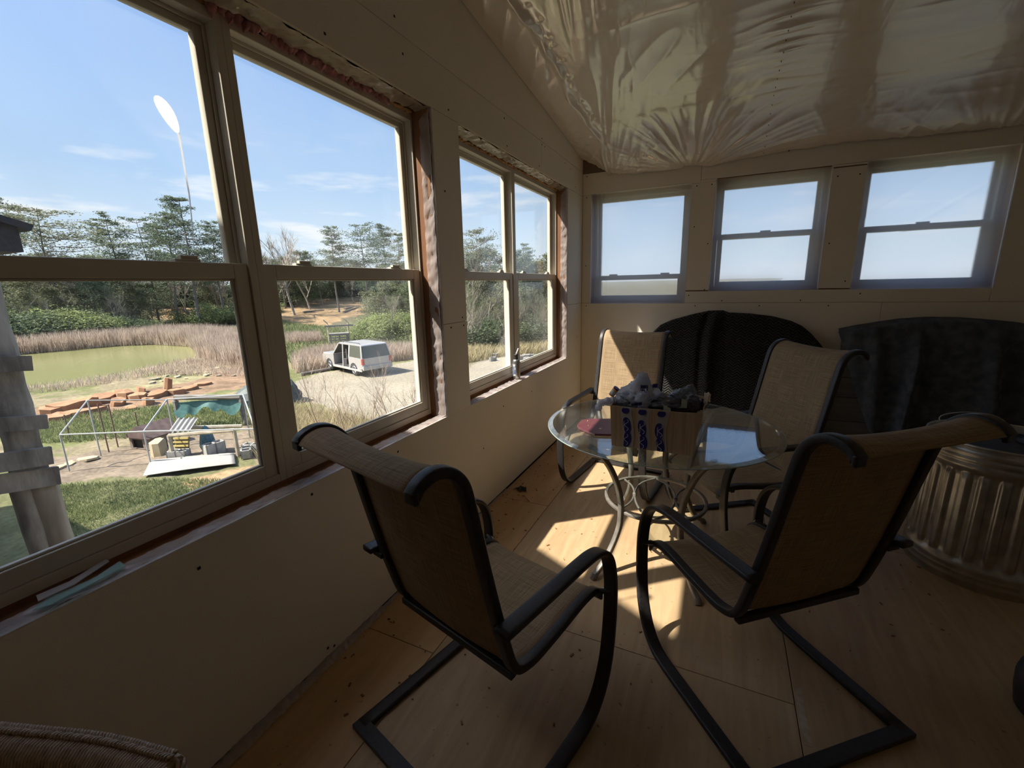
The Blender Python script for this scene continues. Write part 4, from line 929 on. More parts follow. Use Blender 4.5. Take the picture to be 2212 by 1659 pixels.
SHORE = gp([(-100, 905), (60, 880), (200, 850), (330, 830), (430, 805), (560, 780), (640, 790), (600, 812), (430, 838), (300, 850), (120, 880)])
BRUSH = gp([(540, 900), (640, 880), (830, 915), (1030, 905), (1000, 980), (640, 1040), (560, 1010)])
rs = np.concatenate([np.linspace(1.5, 34, 190), np.geomspace(34.3, 300, 190)]); ths = np.radians(np.linspace(-6, 112, 420))
Rg, Tg = np.meshgrid(rs, ths); GX = -Rg*np.sin(Tg); GY = Rg*np.cos(Tg); GZ_ = ground_h(GX, GY)
GZ_ = GZ_ + (fbm(GX, GY, 1.6, 3)-.5)*.14
jx = (fbm(GX, GY, .8, 9)-.5)*2.2; jy = (fbm(GX, GY, .8, 13)-.5)*2.2
jx, jy = jx*sstep(5, 30, Rg), jy*sstep(5, 30, Rg)
cols = {'grass': (.155,.165,.07), 'lush': (.15,.15,.075), 'dry': (.25,.21,.135), 'pad': (.265,.235,.18), 'clay': (.28,.195,.11), 'orange': (.215,.145,.095), 'dirt': (.20,.16,.12), 'wood': (.12,.11,.07), 'shore': (.24,.215,.12), 'brush': (.21,.175,.12)}
n1 = fbm(GX, GY, .45, 21)[..., None]; n2 = fbm(GX, GY, 2.2, 31)[..., None]
cc = lambda k: np.array(cols[k])
base = cc('grass')*(1-sstep(.42, .62, n1))+cc('dry')*sstep(.42, .62, n1); base = base*(.7+.6*n2)
near = sstep(20, 14, Rg)[..., None]; base = base*(1-near)+(cc('lush')*(.65+.7*n2))*near
farm = sstep(50, 60, Rg)[..., None]; base = base*(1-farm)+(cc('wood')*(.6+.8*n2))*farm
def zone(P, k, var=.5, ns=2.2):
    global base
    m = inpoly(P, GX+jx, GY+jy)[..., None].astype(float); nn = fbm(GX, GY, ns, len(k)*7)[..., None]
    base = base*(1-m)+cc(k)*(1-var*.5+var*nn)*m
base = base*.90
zone(BRUSH, 'brush', .8, 3); zone(SHORE, 'shore', 1.0, 1.5); zone(ORNG, 'orange', .9, 1.5); zone(DIRT, 'dirt', .8); zone(CLAY3, 'clay', .5); zone(CLAY1, 'clay', 1.0, .6); zone(CLAY2, 'clay', 1.1, .5)
jx *= .4; jy *= .4; zone(PAD, 'pad', .35, .5)
mp_ = inpoly(POND, GX, GY); GZ_[mp_] -= .6
mpad = inpoly(PAD, GX+jx, GY+jy); GZ_[mpad] = GZ+(fbm(GX, GY, 1., 3)[mpad]-.5)*.04
nr, nth = Rg.shape[1], Rg.shape[0]; vv = np.stack([GX, GY, GZ_], -1).reshape(-1, 3)
ii = (np.arange(nth-1)[:, None]*nr+np.arange(nr-1)[None, :]).reshape(-1); ff = np.stack([ii, ii+1, ii+nr+1, ii+nr], 1)
def ground_mat():
    m = bpy.data.materials.new('ground'); m.use_nodes = True; nt = m.node_tree; N = nt.nodes.new; L = nt.links.new; b = nt.nodes['Principled BSDF']
    b.inputs['Roughness'].default_value = .95; b.inputs['Specular IOR Level'].default_value = .1
    a = N('ShaderNodeVertexColor'); a.layer_name = 'Col'; tc = N('ShaderNodeTexCoord'); n = N('ShaderNodeTexNoise'); n.inputs['Scale'].default_value = 7; n.inputs['Detail'].default_value = 8; n.inputs['Roughness'].default_value = .75; L(tc.outputs['Object'], n.inputs['Vector'])
    r = N('ShaderNodeMapRange'); r.inputs['From Min'].default_value = .3; r.inputs['From Max'].default_value = .7; r.inputs['To Min'].default_value = .55; r.inputs['To Max'].default_value = 1.4; L(n.outputs['Fac'], r.inputs['Value'])
    v = N('ShaderNodeVectorMath'); v.operation = 'SCALE'; L(a.outputs['Color'], v.inputs[0]); L(r.outputs[0], v.inputs['Scale']); L(v.outputs[0], b.inputs['Base Color'])
    return m
gr = np_mesh('ground', vv, ff, ground_mat()); struct(gr)
ca = gr.data.color_attributes.new('Col', 'FLOAT_COLOR', 'POINT'); rgba = np.concatenate([np.clip(base, 0, 1).reshape(-1, 3), np.ones((nr*nth, 1))], 1).astype(np.float32); ca.data.foreach_set('color', rgba.reshape(-1))
# house apron and outer wall skirt under the room
struct(MB().box((-.30, YB-.6, GZ-.6), (-.191, D+.6, .4)).obj('house_skirt', M['siding']))
struct(MB().box((-1.7, -60, GZ-.25), (20, 6, GZ-.12)).obj('ground_apron', mat('soil', (.2,.17,.11), .95)))
M['water'] = mat('pond_water', (.205,.205,.085), .16, col2=(.225,.225,.10), scale=.15, bump=.02, bscale=1.2, spec=.45)
b = MB(); n = len(POND); b.add([(x, y, GZ-.10) for x, y in POND], [tuple(range(n))]); pond = b.obj('pond', M['water']); tag(pond, 'olive green pond lying beyond the yard, ringed with reeds', 'pond'); pond['kind'] = 'stuff'
# ------------------------------------------------------------ scatter helpers
def scatter(poly, n, r):
    xs_ = [p[0] for p in poly]; ys_ = [p[1] for p in poly]; out = []
    tries = 0
    while len(out) < n and tries < 60:
        tries += 1
        x = r.uniform(min(xs_), max(xs_), n*3); y = r.uniform(min(ys_), max(ys_), n*3); k = inpoly(poly, x, y); out += list(zip(x[k], y[k]))
    return np.array(out[:n])
def blades(name, poly, n, h, w, m, label, cat, seed=1, lean=.25, plume=False):
    r = np.random.default_rng(seed); P = scatter(poly, n, r); n = len(P); hh = h*r.uniform(.6, 1.15, n); a = r.uniform(0, 2*np.pi, n); lx = r.normal(0, lean, n)*hh; ly = r.normal(0, lean, n)*hh
    z = ground_h(P[:, 0], P[:, 1])-.05; dx = np.cos(a)*w; dy = np.sin(a)*w
    v0 = np.stack([P[:, 0]-dx, P[:, 1]-dy, z], 1); v1 = np.stack([P[:, 0]+dx, P[:, 1]+dy, z], 1)
    v2 = np.stack([P[:, 0]+dx*.8+lx*.45, P[:, 1]+dy*.8+ly*.45, z+hh*.62], 1); v3 = np.stack([P[:, 0]-dx*.8+lx*.45, P[:, 1]-dy*.8+ly*.45, z+hh*.62], 1)
    v4 = np.stack([P[:, 0]+lx, P[:, 1]+ly, z+hh], 1)
    V = np.stack([v0, v1, v2, v3, v4], 1).reshape(-1, 3); o = np.arange(n)*5
    F = np.concatenate([np.stack([o, o+1, o+2], 1), np.stack([o, o+2, o+3], 1), np.stack([o+3, o+2, o+4], 1)])
    ob = np_mesh(name, V, F, m, smooth=False); tag(ob, label, cat); ob['kind'] = 'stuff'; return ob
M['reed'] = mat('dry_reeds', (.56,.46,.37), .9, col2=(.38,.30,.235), scale=.8, trans=.35)
M['grassb'] = mat('grass_blades', (.22,.25,.105), .8, col2=(.13,.165,.07), scale=2, trans=.4)
M['drygrass'] = mat('dry_grass', (.50,.42,.25), .9, col2=(.34,.29,.15), scale=1.2, trans=.3)
blades('reeds', gp([(-120, 775), (20, 766), (150, 755), (250, 746), (330, 743), (405, 747), (428, 760), (424, 772), (470, 785), (545, 800), (560, 770), (530, 738), (450, 726), (330, 724), (200, 730), (20, 745), (-120, 750)]), 26000, 1.6, .026, M['reed'], 'band of pale pinkish dry reeds along the far bank of the pond', 'reeds', 2, .16)
blades('reeds', gp([(640, 806), (700, 800), (760, 788), (840, 782), (900, 776), (900, 764), (830, 762), (740, 764), (660, 776), (630, 795)]), 6500, 1.15, .020, M['reed'], 'pale dry reeds growing behind the parked silver truck', 'reeds', 3, .2)
blades('reeds', gp([(620, 745), (620, 732), (690, 730), (700, 742)]), 2000, 1.0, .024, M['reed'], 'pale dry reeds standing left of the pallet stand', 'reeds', 13, .2)
blades('reeds', gp([(-60, 855), (50, 840), (130, 833), (250, 814), (330, 796), (424, 776), (500, 792), (560, 800), (600, 815), (480, 812), (330, 812), (130, 845)]), 2600, .5, .016, M['reed'], 'short tan reeds on the near bank of the pond', 'reeds', 4, .3)
blades('grass', gp([(120, 1240), (110, 1050), (380, 1035), (560, 1040), (640, 1000), (900, 930), (1030, 930), (1000, 1100), (400, 1400)]), 60000, .16, .008, M['grassb'], 'green grass of the sunny yard just below the windows', 'grass', 5, .4)
blades('grass', gp([(60, 960), (80, 905), (330, 880), (640, 850), (640, 900), (420, 940)]), 16000, .22, .012, M['grassb'], 'green grass between the wire pen and the orange stones', 'grass', 6, .4)
blades('grass', gp([(560, 745), (600, 690), (850, 720), (930, 760), (830, 770), (640, 790)]), 9000, .5, .03, M['grassb'], 'green weeds around the pallet stand', 'grass', 7, .4)
blades('dry_brush', BRUSH, 9000, .55, .007, M['drygrass'], 'tan dry brush beneath the bare saplings', 'brush', 8, .5)
blades('dry_brush', gp([(980, 790), (1000, 745), (1100, 735), (1200, 740), (1230, 760), (1100, 768)]), 9000, .8, .02, M['drygrass'], 'dry weeds at the woods edge beyond the driveway', 'brush', 9, .4)
# ------------------------------------------------------------ trees
M['bark'] = mat('tree_bark', (.22,.19,.16), .9, col2=(.14,.12,.10), scale=3)
M['palebark'] = mat('pale_bark', (.36,.31,.25), .9, col2=(.22,.18,.15), scale=3)
M['pine'] = mat('pine_needles', (.17,.205,.125), .9, col2=(.095,.13,.085), scale=1.2, trans=.35)
M['pine2'] = mat('olive_needles', (.23,.23,.13), .9, col2=(.13,.15,.085), scale=1.2, trans=.35)
M['leaf'] = mat('spring_leaves', (.32,.37,.15), .8, col2=(.16,.20,.08), scale=.9, trans=.4)
M['darkleaf'] = mat('evergreen_shrub', (.15,.19,.09), .8, col2=(.08,.11,.055), scale=.9, trans=.3)
M['twig'] = mat('brown_twig', (.26,.17,.12), .8, col2=(.34,.26,.19), scale=2)
def leafcloud(cs, n, s, r, flat=.5):
    """n small triangles about each centre (c, radius)"""
    V = []; 
    for c, rad in cs:
        d = r.normal(0, .5, (n, 3))*np.array([rad, rad, rad*flat])+np.array(c)
        a = r.normal(0, 1, (n, 3)); b_ = r.normal(0, 1, (n, 3)); a /= np.linalg.norm(a, axis=1)[:, None]; b_ /= np.linalg.norm(b_, axis=1)[:, None]
        a[:, 2] *= .6; b_[:, 2] *= .6
        V.append(np.stack([d-a*s, d+a*s, d+b_*s*1.3], 1))
    V = np.concatenate(V).reshape(-1, 3); F = np.arange(len(V)).reshape(-1, 3); return V, F
def npm(name, V, F, m):
    me = bpy.data.meshes.new(name); me.from_pydata([tuple(v) for v in V], [], [tuple(f) for f in F]); me.update(); me.materials.append(m); return me
def branchy(b, p, d, L_, r0, depth, r, spread=.6, out=None, gen=3):
    n = 4; path = [p]; dd = d.normalized()
    for i in range(n):
        dd = (dd+Vector((r.normal(0, .12), r.normal(0, .12), r.normal(.05, .08)))).normalized(); path.append(path[-1]+dd*L_/n)
    b.tube(path, [r0*(1-.5*i/n) for i in range(n+1)], 3 if depth else 5, caps=False)
    if out is not None and depth >= 1: out.append((path[-1], L_*.5))
    if depth < gen:
        for k in range(5 if depth == 0 else 4):
            t = r.uniform(.35, 1.0); q = path[int(t*n)] if t < 1 else path[-1]; a = r.uniform(0, 2*math.pi)
            side = Vector((math.cos(a), math.sin(a), r.uniform(.0, .5))); nd = (dd*(1-spread)+side*spread)
            branchy(b, q, nd, L_*r.uniform(.45, .68), r0*.5, depth+1, r, spread, out, gen)
def make_pine(seed, H, spread, lo=.35, m='pine', dens=26, flatness=.28):
    r = np.random.default_rng(seed); b = MB(); lean = r.normal(0, .02, 2); tp = lambda z: Vector((lean[0]*z+.12*math.sin(z*.5+seed), lean[1]*z, z))
    b.tube([tp(H*i/8) for i in range(9)], [H*.014*(1-.85*i/8) for i in range(9)], 6); cs = []
    nl = int(H*1.25)
    for k in range(nl):
        f = lo+(1-lo)*(k+.5)/nl; z = H*f; prof = math.sin(min(1, (1-f)/(1-lo)*1.15+.12)*math.pi*.62); 
        for j in range(r.integers(2, 5)):
            a = r.uniform(0, 2*math.pi); L_ = spread*prof*r.uniform(.55, 1.15); p = tp(z); up = r.uniform(-.05, .35)
            e = p+Vector((math.cos(a)*L_, math.sin(a)*L_, L_*up)); mid = p.lerp(e, .5)+Vector((0, 0, -.04*L_))
            b.tube([p, mid, e], [.035*H*.06+.02, .03, .012], 3, caps=False)
            for t in (.45, .72, 1.0):
                q = p.lerp(e, t); cs.append(((q.x+r.normal(0, .2), q.y+r.normal(0, .2), q.z+r.uniform(.05, .25)), .22+L_*.30*(.6+.4*t)))
    V, F = leafcloud(cs, int(dens*1.9), .125, r, flatness); return b.mesh('trunk'), npm('foliage', V, F, M[m])
def make_bare(seed, H, m='palebark', leafy=0, gen=4):
    r = np.random.default_rng(seed); b = MB(); tips = []
    branchy(b, Vector((0, 0, -.3)), Vector((0, 0, 1)), H*.55, H*.012, 0, r, .42, tips, gen)
    mesh = b.mesh('trunk'); fol = None
    if leafy:
        V, F = leafcloud([((p.x, p.y, p.z), max(.25, l*.5)) for p, l in tips[::2]], leafy, .05, r, .8); fol = npm('foliage', V, F, M['leaf'])
    mesh.materials.append(M[m]); return mesh, fol
def make_bush(seed, m='leaf', n=60, dens=110, s=.045):
    r = np.random.default_rng(seed); cs = []
    for k in range(n):
        a = r.uniform(0, 2*math.pi); rr = r.uniform(0, 1)**.6; z = r.uniform(.1, 1)*math.sqrt(max(.05, 1-rr*rr*.8)); cs.append(((rr*math.cos(a), rr*math.sin(a), z*1.0), .30))
    V, F = leafcloud(cs, dens, s, r, .8); b = MB()
    for k in range(7): a = r.uniform(0, 6.28); b.tube([(0, 0, -.1), (.25*math.cos(a), .25*math.sin(a), .4), (.6*math.cos(a), .6*math.sin(a), .8)], [.03, .02, .01], 4)
    mesh = b.mesh('stem'); mesh.materials.append(M['bark']); return mesh, npm('foliage', V, F, M[m])
VAR = {}
VAR['pine_tall'] = [make_pine(1, 14, 3.4, .30), make_pine(2, 13, 3.0, .38), make_pine(3, 15, 3.6, .45, 'pine')]
VAR['pine_wide'] = [make_pine(4, 12, 5.0, .42, 'pine2', 24, .22), make_pine(5, 11, 4.2, .40, 'pine', 26, .25)]
VAR['cedar'] = [make_pine(6, 9, 2.6, .06, 'pine', 40, .8), make_pine(7, 8, 2.8, .05, 'pine2', 38, .9), make_pine(17, 9, 3.0, .08, 'darkleaf', 44, .9)]
VAR['bare'] = [make_bare(8, 13), make_bare(9, 12, 'bark'), make_bare(10, 14)]
VAR['budding'] = [make_bare(11, 9, 'palebark', 6), make_bare(12, 10, 'bark', 7)]
for k in VAR:
    for tr_, fo in VAR[k]:
        if not tr_.materials: tr_.materials.append(M['bark'])
VAR['bush'] = [make_bush(21), make_bush(22, 'leaf')]; VAR['dark_bush'] = [make_bush(23, 'darkleaf'), make_bush(24, 'pine')]
H0 = {'pine_tall': [14, 13, 15], 'pine_wide': [12, 11], 'cedar': [9, 8, 9], 'bare': [11, 10, 12], 'budding': [8, 9], 'bush': [1.2, 1.2], 'dark_bush': [1.2, 1.2]}
NAMES = {'pine_tall': 'pine_tree', 'pine_wide': 'pine_tree', 'cedar': 'cedar_tree', 'bare': 'bare_tree', 'budding': 'young_tree', 'bush': 'green_bush', 'dark_bush': 'dark_bush'}
CAT = {'pine_tall': 'pine tree', 'pine_wide': 'pine tree', 'cedar': 'evergreen tree', 'bare': 'bare tree', 'budding': 'young tree', 'bush': 'bush', 'dark_bush': 'bush'}
tree_r = random.Random(4)
def plant(kind, px, pytop, dist, label, group=None, wide=1.0, var=None, base=None):
    """stands on the terrain at distance dist on the bearing of px; its top reaches the height seen at pytop"""
    if base: g0 = at_ground(px, base)
    else:
        g0 = at_depth(px, 640, dist)
    d = math.hypot(g0[0]-CAM[0], g0[1]-CAM[1]); top = at_depth(px, pytop, d)[2]; z0 = float(ground_h(g0[0], g0[1]))
    # lean of the picture is allowed for by re-aiming the bearing at mid height
    v = var if var is not None else tree_r.randrange(len(VAR[kind])); H = max(.6, top-z0); s = H/H0[kind][v]
    t = thing(NAMES[kind], label, CAT[kind], (g0[0], g0[1], z0-.05), tree_r.uniform(0, 6.28), group); t.scale = (s*wide, s*wide, s)
    trm, fo = VAR[kind][v]; nm = 'stem' if 'bush' in kind else 'trunk'
    o = bpy.data.objects.new(nm, trm); C.objects.link(o); o.parent = t
    if fo: o = bpy.data.objects.new('foliage', fo); C.objects.link(o); o.parent = t
    return t
for i in range(40):
    px = -40+i*24+tree_r.uniform(-8, 8); plant('dark_bush' if i % 2 else 'cedar', px, 606+tree_r.uniform(-14, 14), tree_r.uniform(104, 116), 'low evergreen thicket tree at the back of the cleared hill', 'thicket behind the cleared hill', 1.5)
for i in range(20):
    px = 560+i*14+tree_r.uniform(-6, 6); plant('cedar', px, 585+tree_r.uniform(-22, 14), tree_r.uniform(98, 112), 'dark evergreen directly behind the clay mound', 'evergreens behind the clay mound', 1.4)
# individually recognisable trees along the ridge beyond the pond
plant('pine_wide', 118, 452, 78, 'broad flat-topped pine at far left above the dark eave', None, 1.15, 0)
plant('pine_tall', 32, 425, 84, 'tall pine at the left edge with its tip above the eave', None, .9, 0)
plant('pine_tall', 268, 466, 86, 'lone layered pine left of the tallest pine on the ridge', None, 1.0, 1)
plant('pine_wide', 335, 478, 84, 'rounded green pine between the lone layered pine and the tallest pine', None, .85, 1)
plant('pine_tall', 375, 462, 82, 'pine leaning against the left side of the tallest pine', None, .9, 2)
plant('pine_tall', 422, 431, 80, 'tallest pine on the ridge, under the bird splatter drip', None, 1.0, 0)
plant('pine_tall', 478, 482, 84, 'pine right of the tallest pine, next to the window post', None, .9, 1)
plant('bare', 190, 510, 80, 'bare tree between the broad flat-topped pine and the lone layered pine', None, 1.0, 0)
plant('bare', 632, 478, 84, 'tall rounded bare tree against the sky in the second pane', None, 1.1, 2)
plant('bare', 590, 492, 86, 'bare tree next to the window post in the second pane', None, 1.0, 1)
plant('bare', 668, 480, 90, 'thin bare tree right of the tall rounded bare tree', None, .8, 0)
plant('pine_tall', 728, 492, 86, 'pointed pine in the middle of the second pane', None, .9, 1)
plant('pine_wide', 795, 488, 88, 'broad pine right of the pointed pine in the second pane', None, .9, 1)
plant('pine_tall', 838, 486, 84, 'tall pine near the right side of the second pane', None, .8, 2)
plant('pine_tall', 868, 505, 80, 'pine at the right edge of the second pane', None, .8, 0)
plant('bare', 1012, 478, 44, 'tall bare tree at the left edge of the far sash window', None, .8, 2)
plant('pine_wide', 1035, 500, 48, 'spreading pine in the left pane of the far sash window', None, .7, 0)
plant('pine_tall', 1130, 528, 52, 'pine in the right pane of the far sash window', None, .8, 1)
# rows of look-alike woodland
for i in range(26):
    px = -30+i*36+tree_r.uniform(-8, 8); 
    if 480 < px < 575: px += 60
    plant('cedar', px, 560+tree_r.uniform(-22, 26), tree_r.uniform(94, 108), 'middling evergreen in the dense wood line beyond the pond', 'evergreens in the far wood line', 1.15)
for i in range(26):
    px = 0+i*36+tree_r.uniform(-12, 12); plant('bare', px, 548+tree_r.uniform(-25, 25), tree_r.uniform(88, 106), 'small bare tree in the wood line beyond the pond', 'bare trees in the far wood line', .9)
for i in range(16):
    px = -60+i*25+tree_r.uniform(-9, 9); plant('cedar', px, 618+tree_r.uniform(-22, 12), tree_r.uniform(74, 84), 'dark evergreen behind the reeds on the far pond bank', 'dark evergreens behind the reeds', 1.2)
for i in range(9):
    px = -20+i*36+tree_r.uniform(-10, 10); plant('budding', px, 620+tree_r.uniform(-25, 12), tree_r.uniform(70, 74), 'grey young tree behind the reeds on the pond bank', 'grey young trees behind the reeds', .9)
for i in range(16):
    px = -40+i*22+tree_r.uniform(-8, 8); plant('dark_bush' if i % 3 else 'bush', px, 672+tree_r.uniform(-14, 14), tree_r.uniform(68, 72), ['green bush low behind the pond reeds', 'dark bush low behind the pond reeds'][1 if i % 3 else 0], ['green bushes behind the pond reeds', 'dark bushes behind the pond reeds'][1 if i % 3 else 0], 1.15)
for i in range(7): plant('bush', 420+i*28, 652+(i % 3)*8-4, tree_r.uniform(80, 90), 'bright green shrub on the cleared clay hillside', 'green shrubs on the cleared hillside', 1.2)
for i in range(14):
    px = 800+i*13+tree_r.uniform(-5, 5); plant('cedar', px, 600+(930-px)*.18+tree_r.uniform(-14, 14), tree_r.uniform(52, 62), 'evergreen right of the clay mound', 'evergreens right of the clay mound', 1.1)
for i in range(11):
    px = 782+i*14+tree_r.uniform(-5, 5); plant('bush', px, 672+abs(px-850)*.12+tree_r.uniform(-8, 10), tree_r.uniform(44, 50), 'bright green bush right of the pallet stand', 'bright bushes right of the pallet stand', 1.2)
for i in range(8):
    px = 835+i*13; plant('budding', px, 610+tree_r.uniform(-10, 30), tree_r.uniform(44, 52), 'slim young tree among the bright bushes', 'slim young trees among the bright bushes', .7)
for i in range(16):
    px = 985+i*15+tree_r.uniform(-5, 5); plant('cedar', px, 560+tree_r.uniform(-22, 30), tree_r.uniform(44, 58), 'evergreen in the woods seen through the far sash window', 'evergreens outside the far sash window', 1.1)
for i in range(15):
    px = 990+i*15+tree_r.uniform(-5, 5); plant('budding', px, 590+tree_r.uniform(-25, 40), tree_r.uniform(34, 42), 'thin pale tree at the woods edge outside the far sash window', 'thin pale trees outside the far sash window', .7)
for i in range(9):
    px = 990+i*24+tree_r.uniform(-5, 5); plant('dark_bush', px, 690+tree_r.uniform(-14, 14), tree_r.uniform(36, 40), 'low dark bush at the woods edge outside the far sash window', 'dark bushes outside the far sash window', 1.5)
# bare saplings below the windows
for i, (px, pt, pb, lb) in enumerate(((700, 690, 925, 'tallest bare sapling left of centre in the lower right sash'), (845, 740, 915, 'bushy bare sapling below the silver truck'), (905, 770, 905, 'bare sapling at the right edge of the lower right sash'), (745, 770, 930, 'slender bare sapling between the two larger ones'), (800, 790, 925, 'short bare sapling in the brush below the truck'))):
    r = np.random.default_rng(40+i); b = MB(); g0 = at_ground(px, pb+25); d = math.hypot(g0[0]-CAM[0], g0[1]-CAM[1]); H = at_depth(px, pt, d)[2]-g0[2]
    branchy(b, Vector((0, 0, -.1)), Vector((0, 0, 1)), H*.6, .018, 0, r, .36, None, 3)
    for k in range(3): branchy(b, Vector((0, 0, -.1)), Vector((r.normal(0, .35), r.normal(0, .35), 1)), H*.5, .012, 1, r, .36, None, 3)
    o = b.obj('bare_sapling', M['twig']); o.location = g0; tag(o, lb, 'sapling')
# ------------------------------------------------------------ orange stones
M['ostone'] = mat('orange_stone', (.36,.20,.105), .9, col2=(.26,.14,.075), scale=2.5, bump=.4, bscale=6)
M['tanstone'] = mat('tan_stone', (.42,.36,.24), .9, col2=(.30,.25,.16), scale=2.5, bump=.4, bscale=6)
def rock(name, px, py, wpx, hz, label, cat, m, group=None, seed=0, asp=.6, tilt=0, lift=0):
    g0 = at_ground(px, py); dist = (np.array(g0)-CAM)@CF; w = wpx*dist/FPX/2; r = random.Random(seed*13+5)
    n = 8; b = MB(); ring0 = []; ring1 = []
    for k in range(n):
        a = 2*math.pi*k/n+r.uniform(-.2, .2); q = r.uniform(.75, 1.1); ring0.append((w*q*math.cos(a), w*asp*q*math.sin(a), -hz*.2)); ring1.append((w*q*.93*math.cos(a), w*asp*q*.93*math.sin(a), hz*r.uniform(.8, 1.15)))
    b.add(ring0+ring1+[(0, 0, hz*1.05)], [tuple(range(n))[::-1]]+[(k, (k+1) % n, (k+1) % n+n, k+n) for k in range(n)]+[(k+n, (k+1) % n+n, 2*n) for k in range(n)])
    o = b.obj(name, m); o.location = (g0[0], g0[1], g0[2]+lift); o.rotation_euler = (tilt, r.uniform(-.12, .12), r.uniform(0, 3)); return tag(o, label, cat, group)
for i, (x, y, w, h, t) in enumerate(((110, 890, 60, .18, .1), (150, 885, 70, .28, .15), (200, 878, 50, .35, .2), (130, 903, 90, .12, .05), (225, 868, 60, .25, .2), (255, 875, 46, .22, .3), (268, 861, 60, .3, .1), (300, 862, 50, .22, .15), (320, 872, 40, .2, .1), (340, 858, 50, .2, .1), (185, 893, 80, .14, 0), (305, 848, 34, .2, .2), (380, 850, 46, .16, 0), (285, 885, 34, .12, .2), (95, 906, 60, .1, 0), (410, 842, 44, .14, .1), (440, 832, 40, .12, .1))):
    rock('stone_slab', x, y, w, h*1.35, 'flat orange stone slab in the heap between the pond and the wire pen', 'stone', M['ostone'], 'orange stone slabs by the pond', i, .6, t)
rock('stone_slab', 362, 842, 34, .62, 'upright pointed orange stone standing at the right of the slab heap', 'stone', M['ostone'], None, 50, .5, .2)
for i in range(34):
    r_ = random.Random(100+i); x = 430+r_.uniform(-110, 150); rock('shore_stone', x, 815-(x-330)*.09+r_.uniform(-12, 16), r_.uniform(10, 22), .07, 'small tan flat stone on the near pond bank', 'stone', M['tanstone'], 'small tan stones on the pond bank', i+60)
rock('limestone_block', 345, 980, 44, .45, 'pale orange boulder left of the yellow board in the pen', 'boulder', M['tanstone'], None, 71, .7)
for i, (x, y, w) in enumerate(((190, 992, 52), (125, 1012, 50), (150, 1003, 34))): rock('paving_stone', x, y, w, .05, 'flat pale paving stone in the dirt left of the pen', 'stone', M['tanstone'], 'flat paving stones left of the pen', i+80)
for i in range(14):
    r_ = random.Random(300+i); rock('clay_clod', 420+r_.uniform(-60, 130), 668+r_.uniform(-6, 14), r_.uniform(14, 34), .35, 'orange clay lump on the cleared hillside', 'clay lump', M['ostone'], 'orange clay lumps on the hillside', i+90)
# fallen logs on the clay mound
for (p0, p1, lb) in (((742, 676), (778, 664), 'dark log lying across the right side of the clay mound'), ((655, 676), (700, 672), 'log lying on the lower clay mound left of the pallet stand'), ((745, 669), (765, 664), 'short dark log above the longer one on the clay mound')):
    a, c = at_ground(*p0), at_ground(*p1); o = MB().tube([(0, 0, .15), (c[0]-a[0], c[1]-a[1], c[2]-a[2]+.2)], [.2, .12], 8).obj('fallen_log', M['bark']); o.location = a; tag(o, lb, 'log')
# ------------------------------------------------------------ pallet stand
M['grey_wood'] = mat('grey_weathered_wood', (.25,.235,.21), .9, col2=(.15,.14,.125), scale=4, stretch=(.5,.5,3))
M['pale_wood'] = mat('pale_wood', (.50,.44,.34), .85, col2=(.36,.30,.22), scale=4)
a = at_ground(712, 745); c = at_ground(756, 742); e = (c-a)/np.linalg.norm((c-a)[:2]); W_ = float(np.linalg.norm((c-a)[:2])); hp = np.array([-e[1], e[0], 0]); ang = math.atan2(e[1], e[0])
k_ = ((a-CAM)@CF)/FPX
ps = thing('pallet_stand', 'grey wooden pallet stand with tall posts and a top bar beyond the parked truck', 'stand', a, ang)
HT = 46*k_; 
for x in (0, W_):
    for y in (0, W_*.55): MB().tube([(x, y, -.2), (x+(.0 if y else .02), y, HT)], .05, 6).obj('post', M['pale_wood'], ps)
    MB().tube([(x, 0, HT), (x-.30, 0, HT+.34)], .05, 6).obj('antler_branch', M['pale_wood'], ps)
MB().box((-.25, -.08, 40*k_-.07), (W_+.45, .04, 40*k_+.07)).obj('top_bar', M['grey_wood'], ps)
for z in (3, 8, 13, 19):
    MB().box((.03, -.06, z*k_), (W_-.03, -.02, z*k_+.12)).obj('plank', M['grey_wood'], ps)
for x in (.1, W_*.5, W_-.22): MB().box((x, -.02, .05), (x+.12, W_*.55, 20*k_)).obj('plank', M['grey_wood'], ps)
MB().box((-.02, -.08, 21*k_), (W_+.02, W_*.6, 21*k_+.1)).obj('deck', M['grey_wood'], ps)
# ------------------------------------------------------------ silver sport utility vehicle with open side doors
M['silver'] = mat('silver_paint', (.44,.425,.41), .35, .25, col2=(.40,.39,.38), scale=2, coat=.4)
M['trimp'] = mat('lower_cladding', (.42,.40,.37), .5, col2=(.36,.34,.31), scale=3)
M['tyre'] = mat('tyre_rubber', (.03,.03,.03), .8); M['rim'] = mat('alloy_rim', (.5,.5,.5), .3, .8); M['intr'] = mat('dark_interior', (.05,.045,.045), .8)
M['tail'] = mat('red_tail_lamp', (.45,.05,.04), .25, coat=.6); M['carglass'] = mat('car_window', (.07,.075,.06), .06, spec=.8)
rw = at_ground(770, 811); fwh = at_ground(722, 800); rrw = at_ground(826, 799)
ax = (fwh-rw)[:2]; ax = ax/np.linalg.norm(ax); WB = 3.1; TW = 1.72
car = thing('suv', 'silver boxy SUV parked on the gravel with its left side doors off', 'car', (rw[0], rw[1], GZ), math.atan2(ax[1], ax[0]))
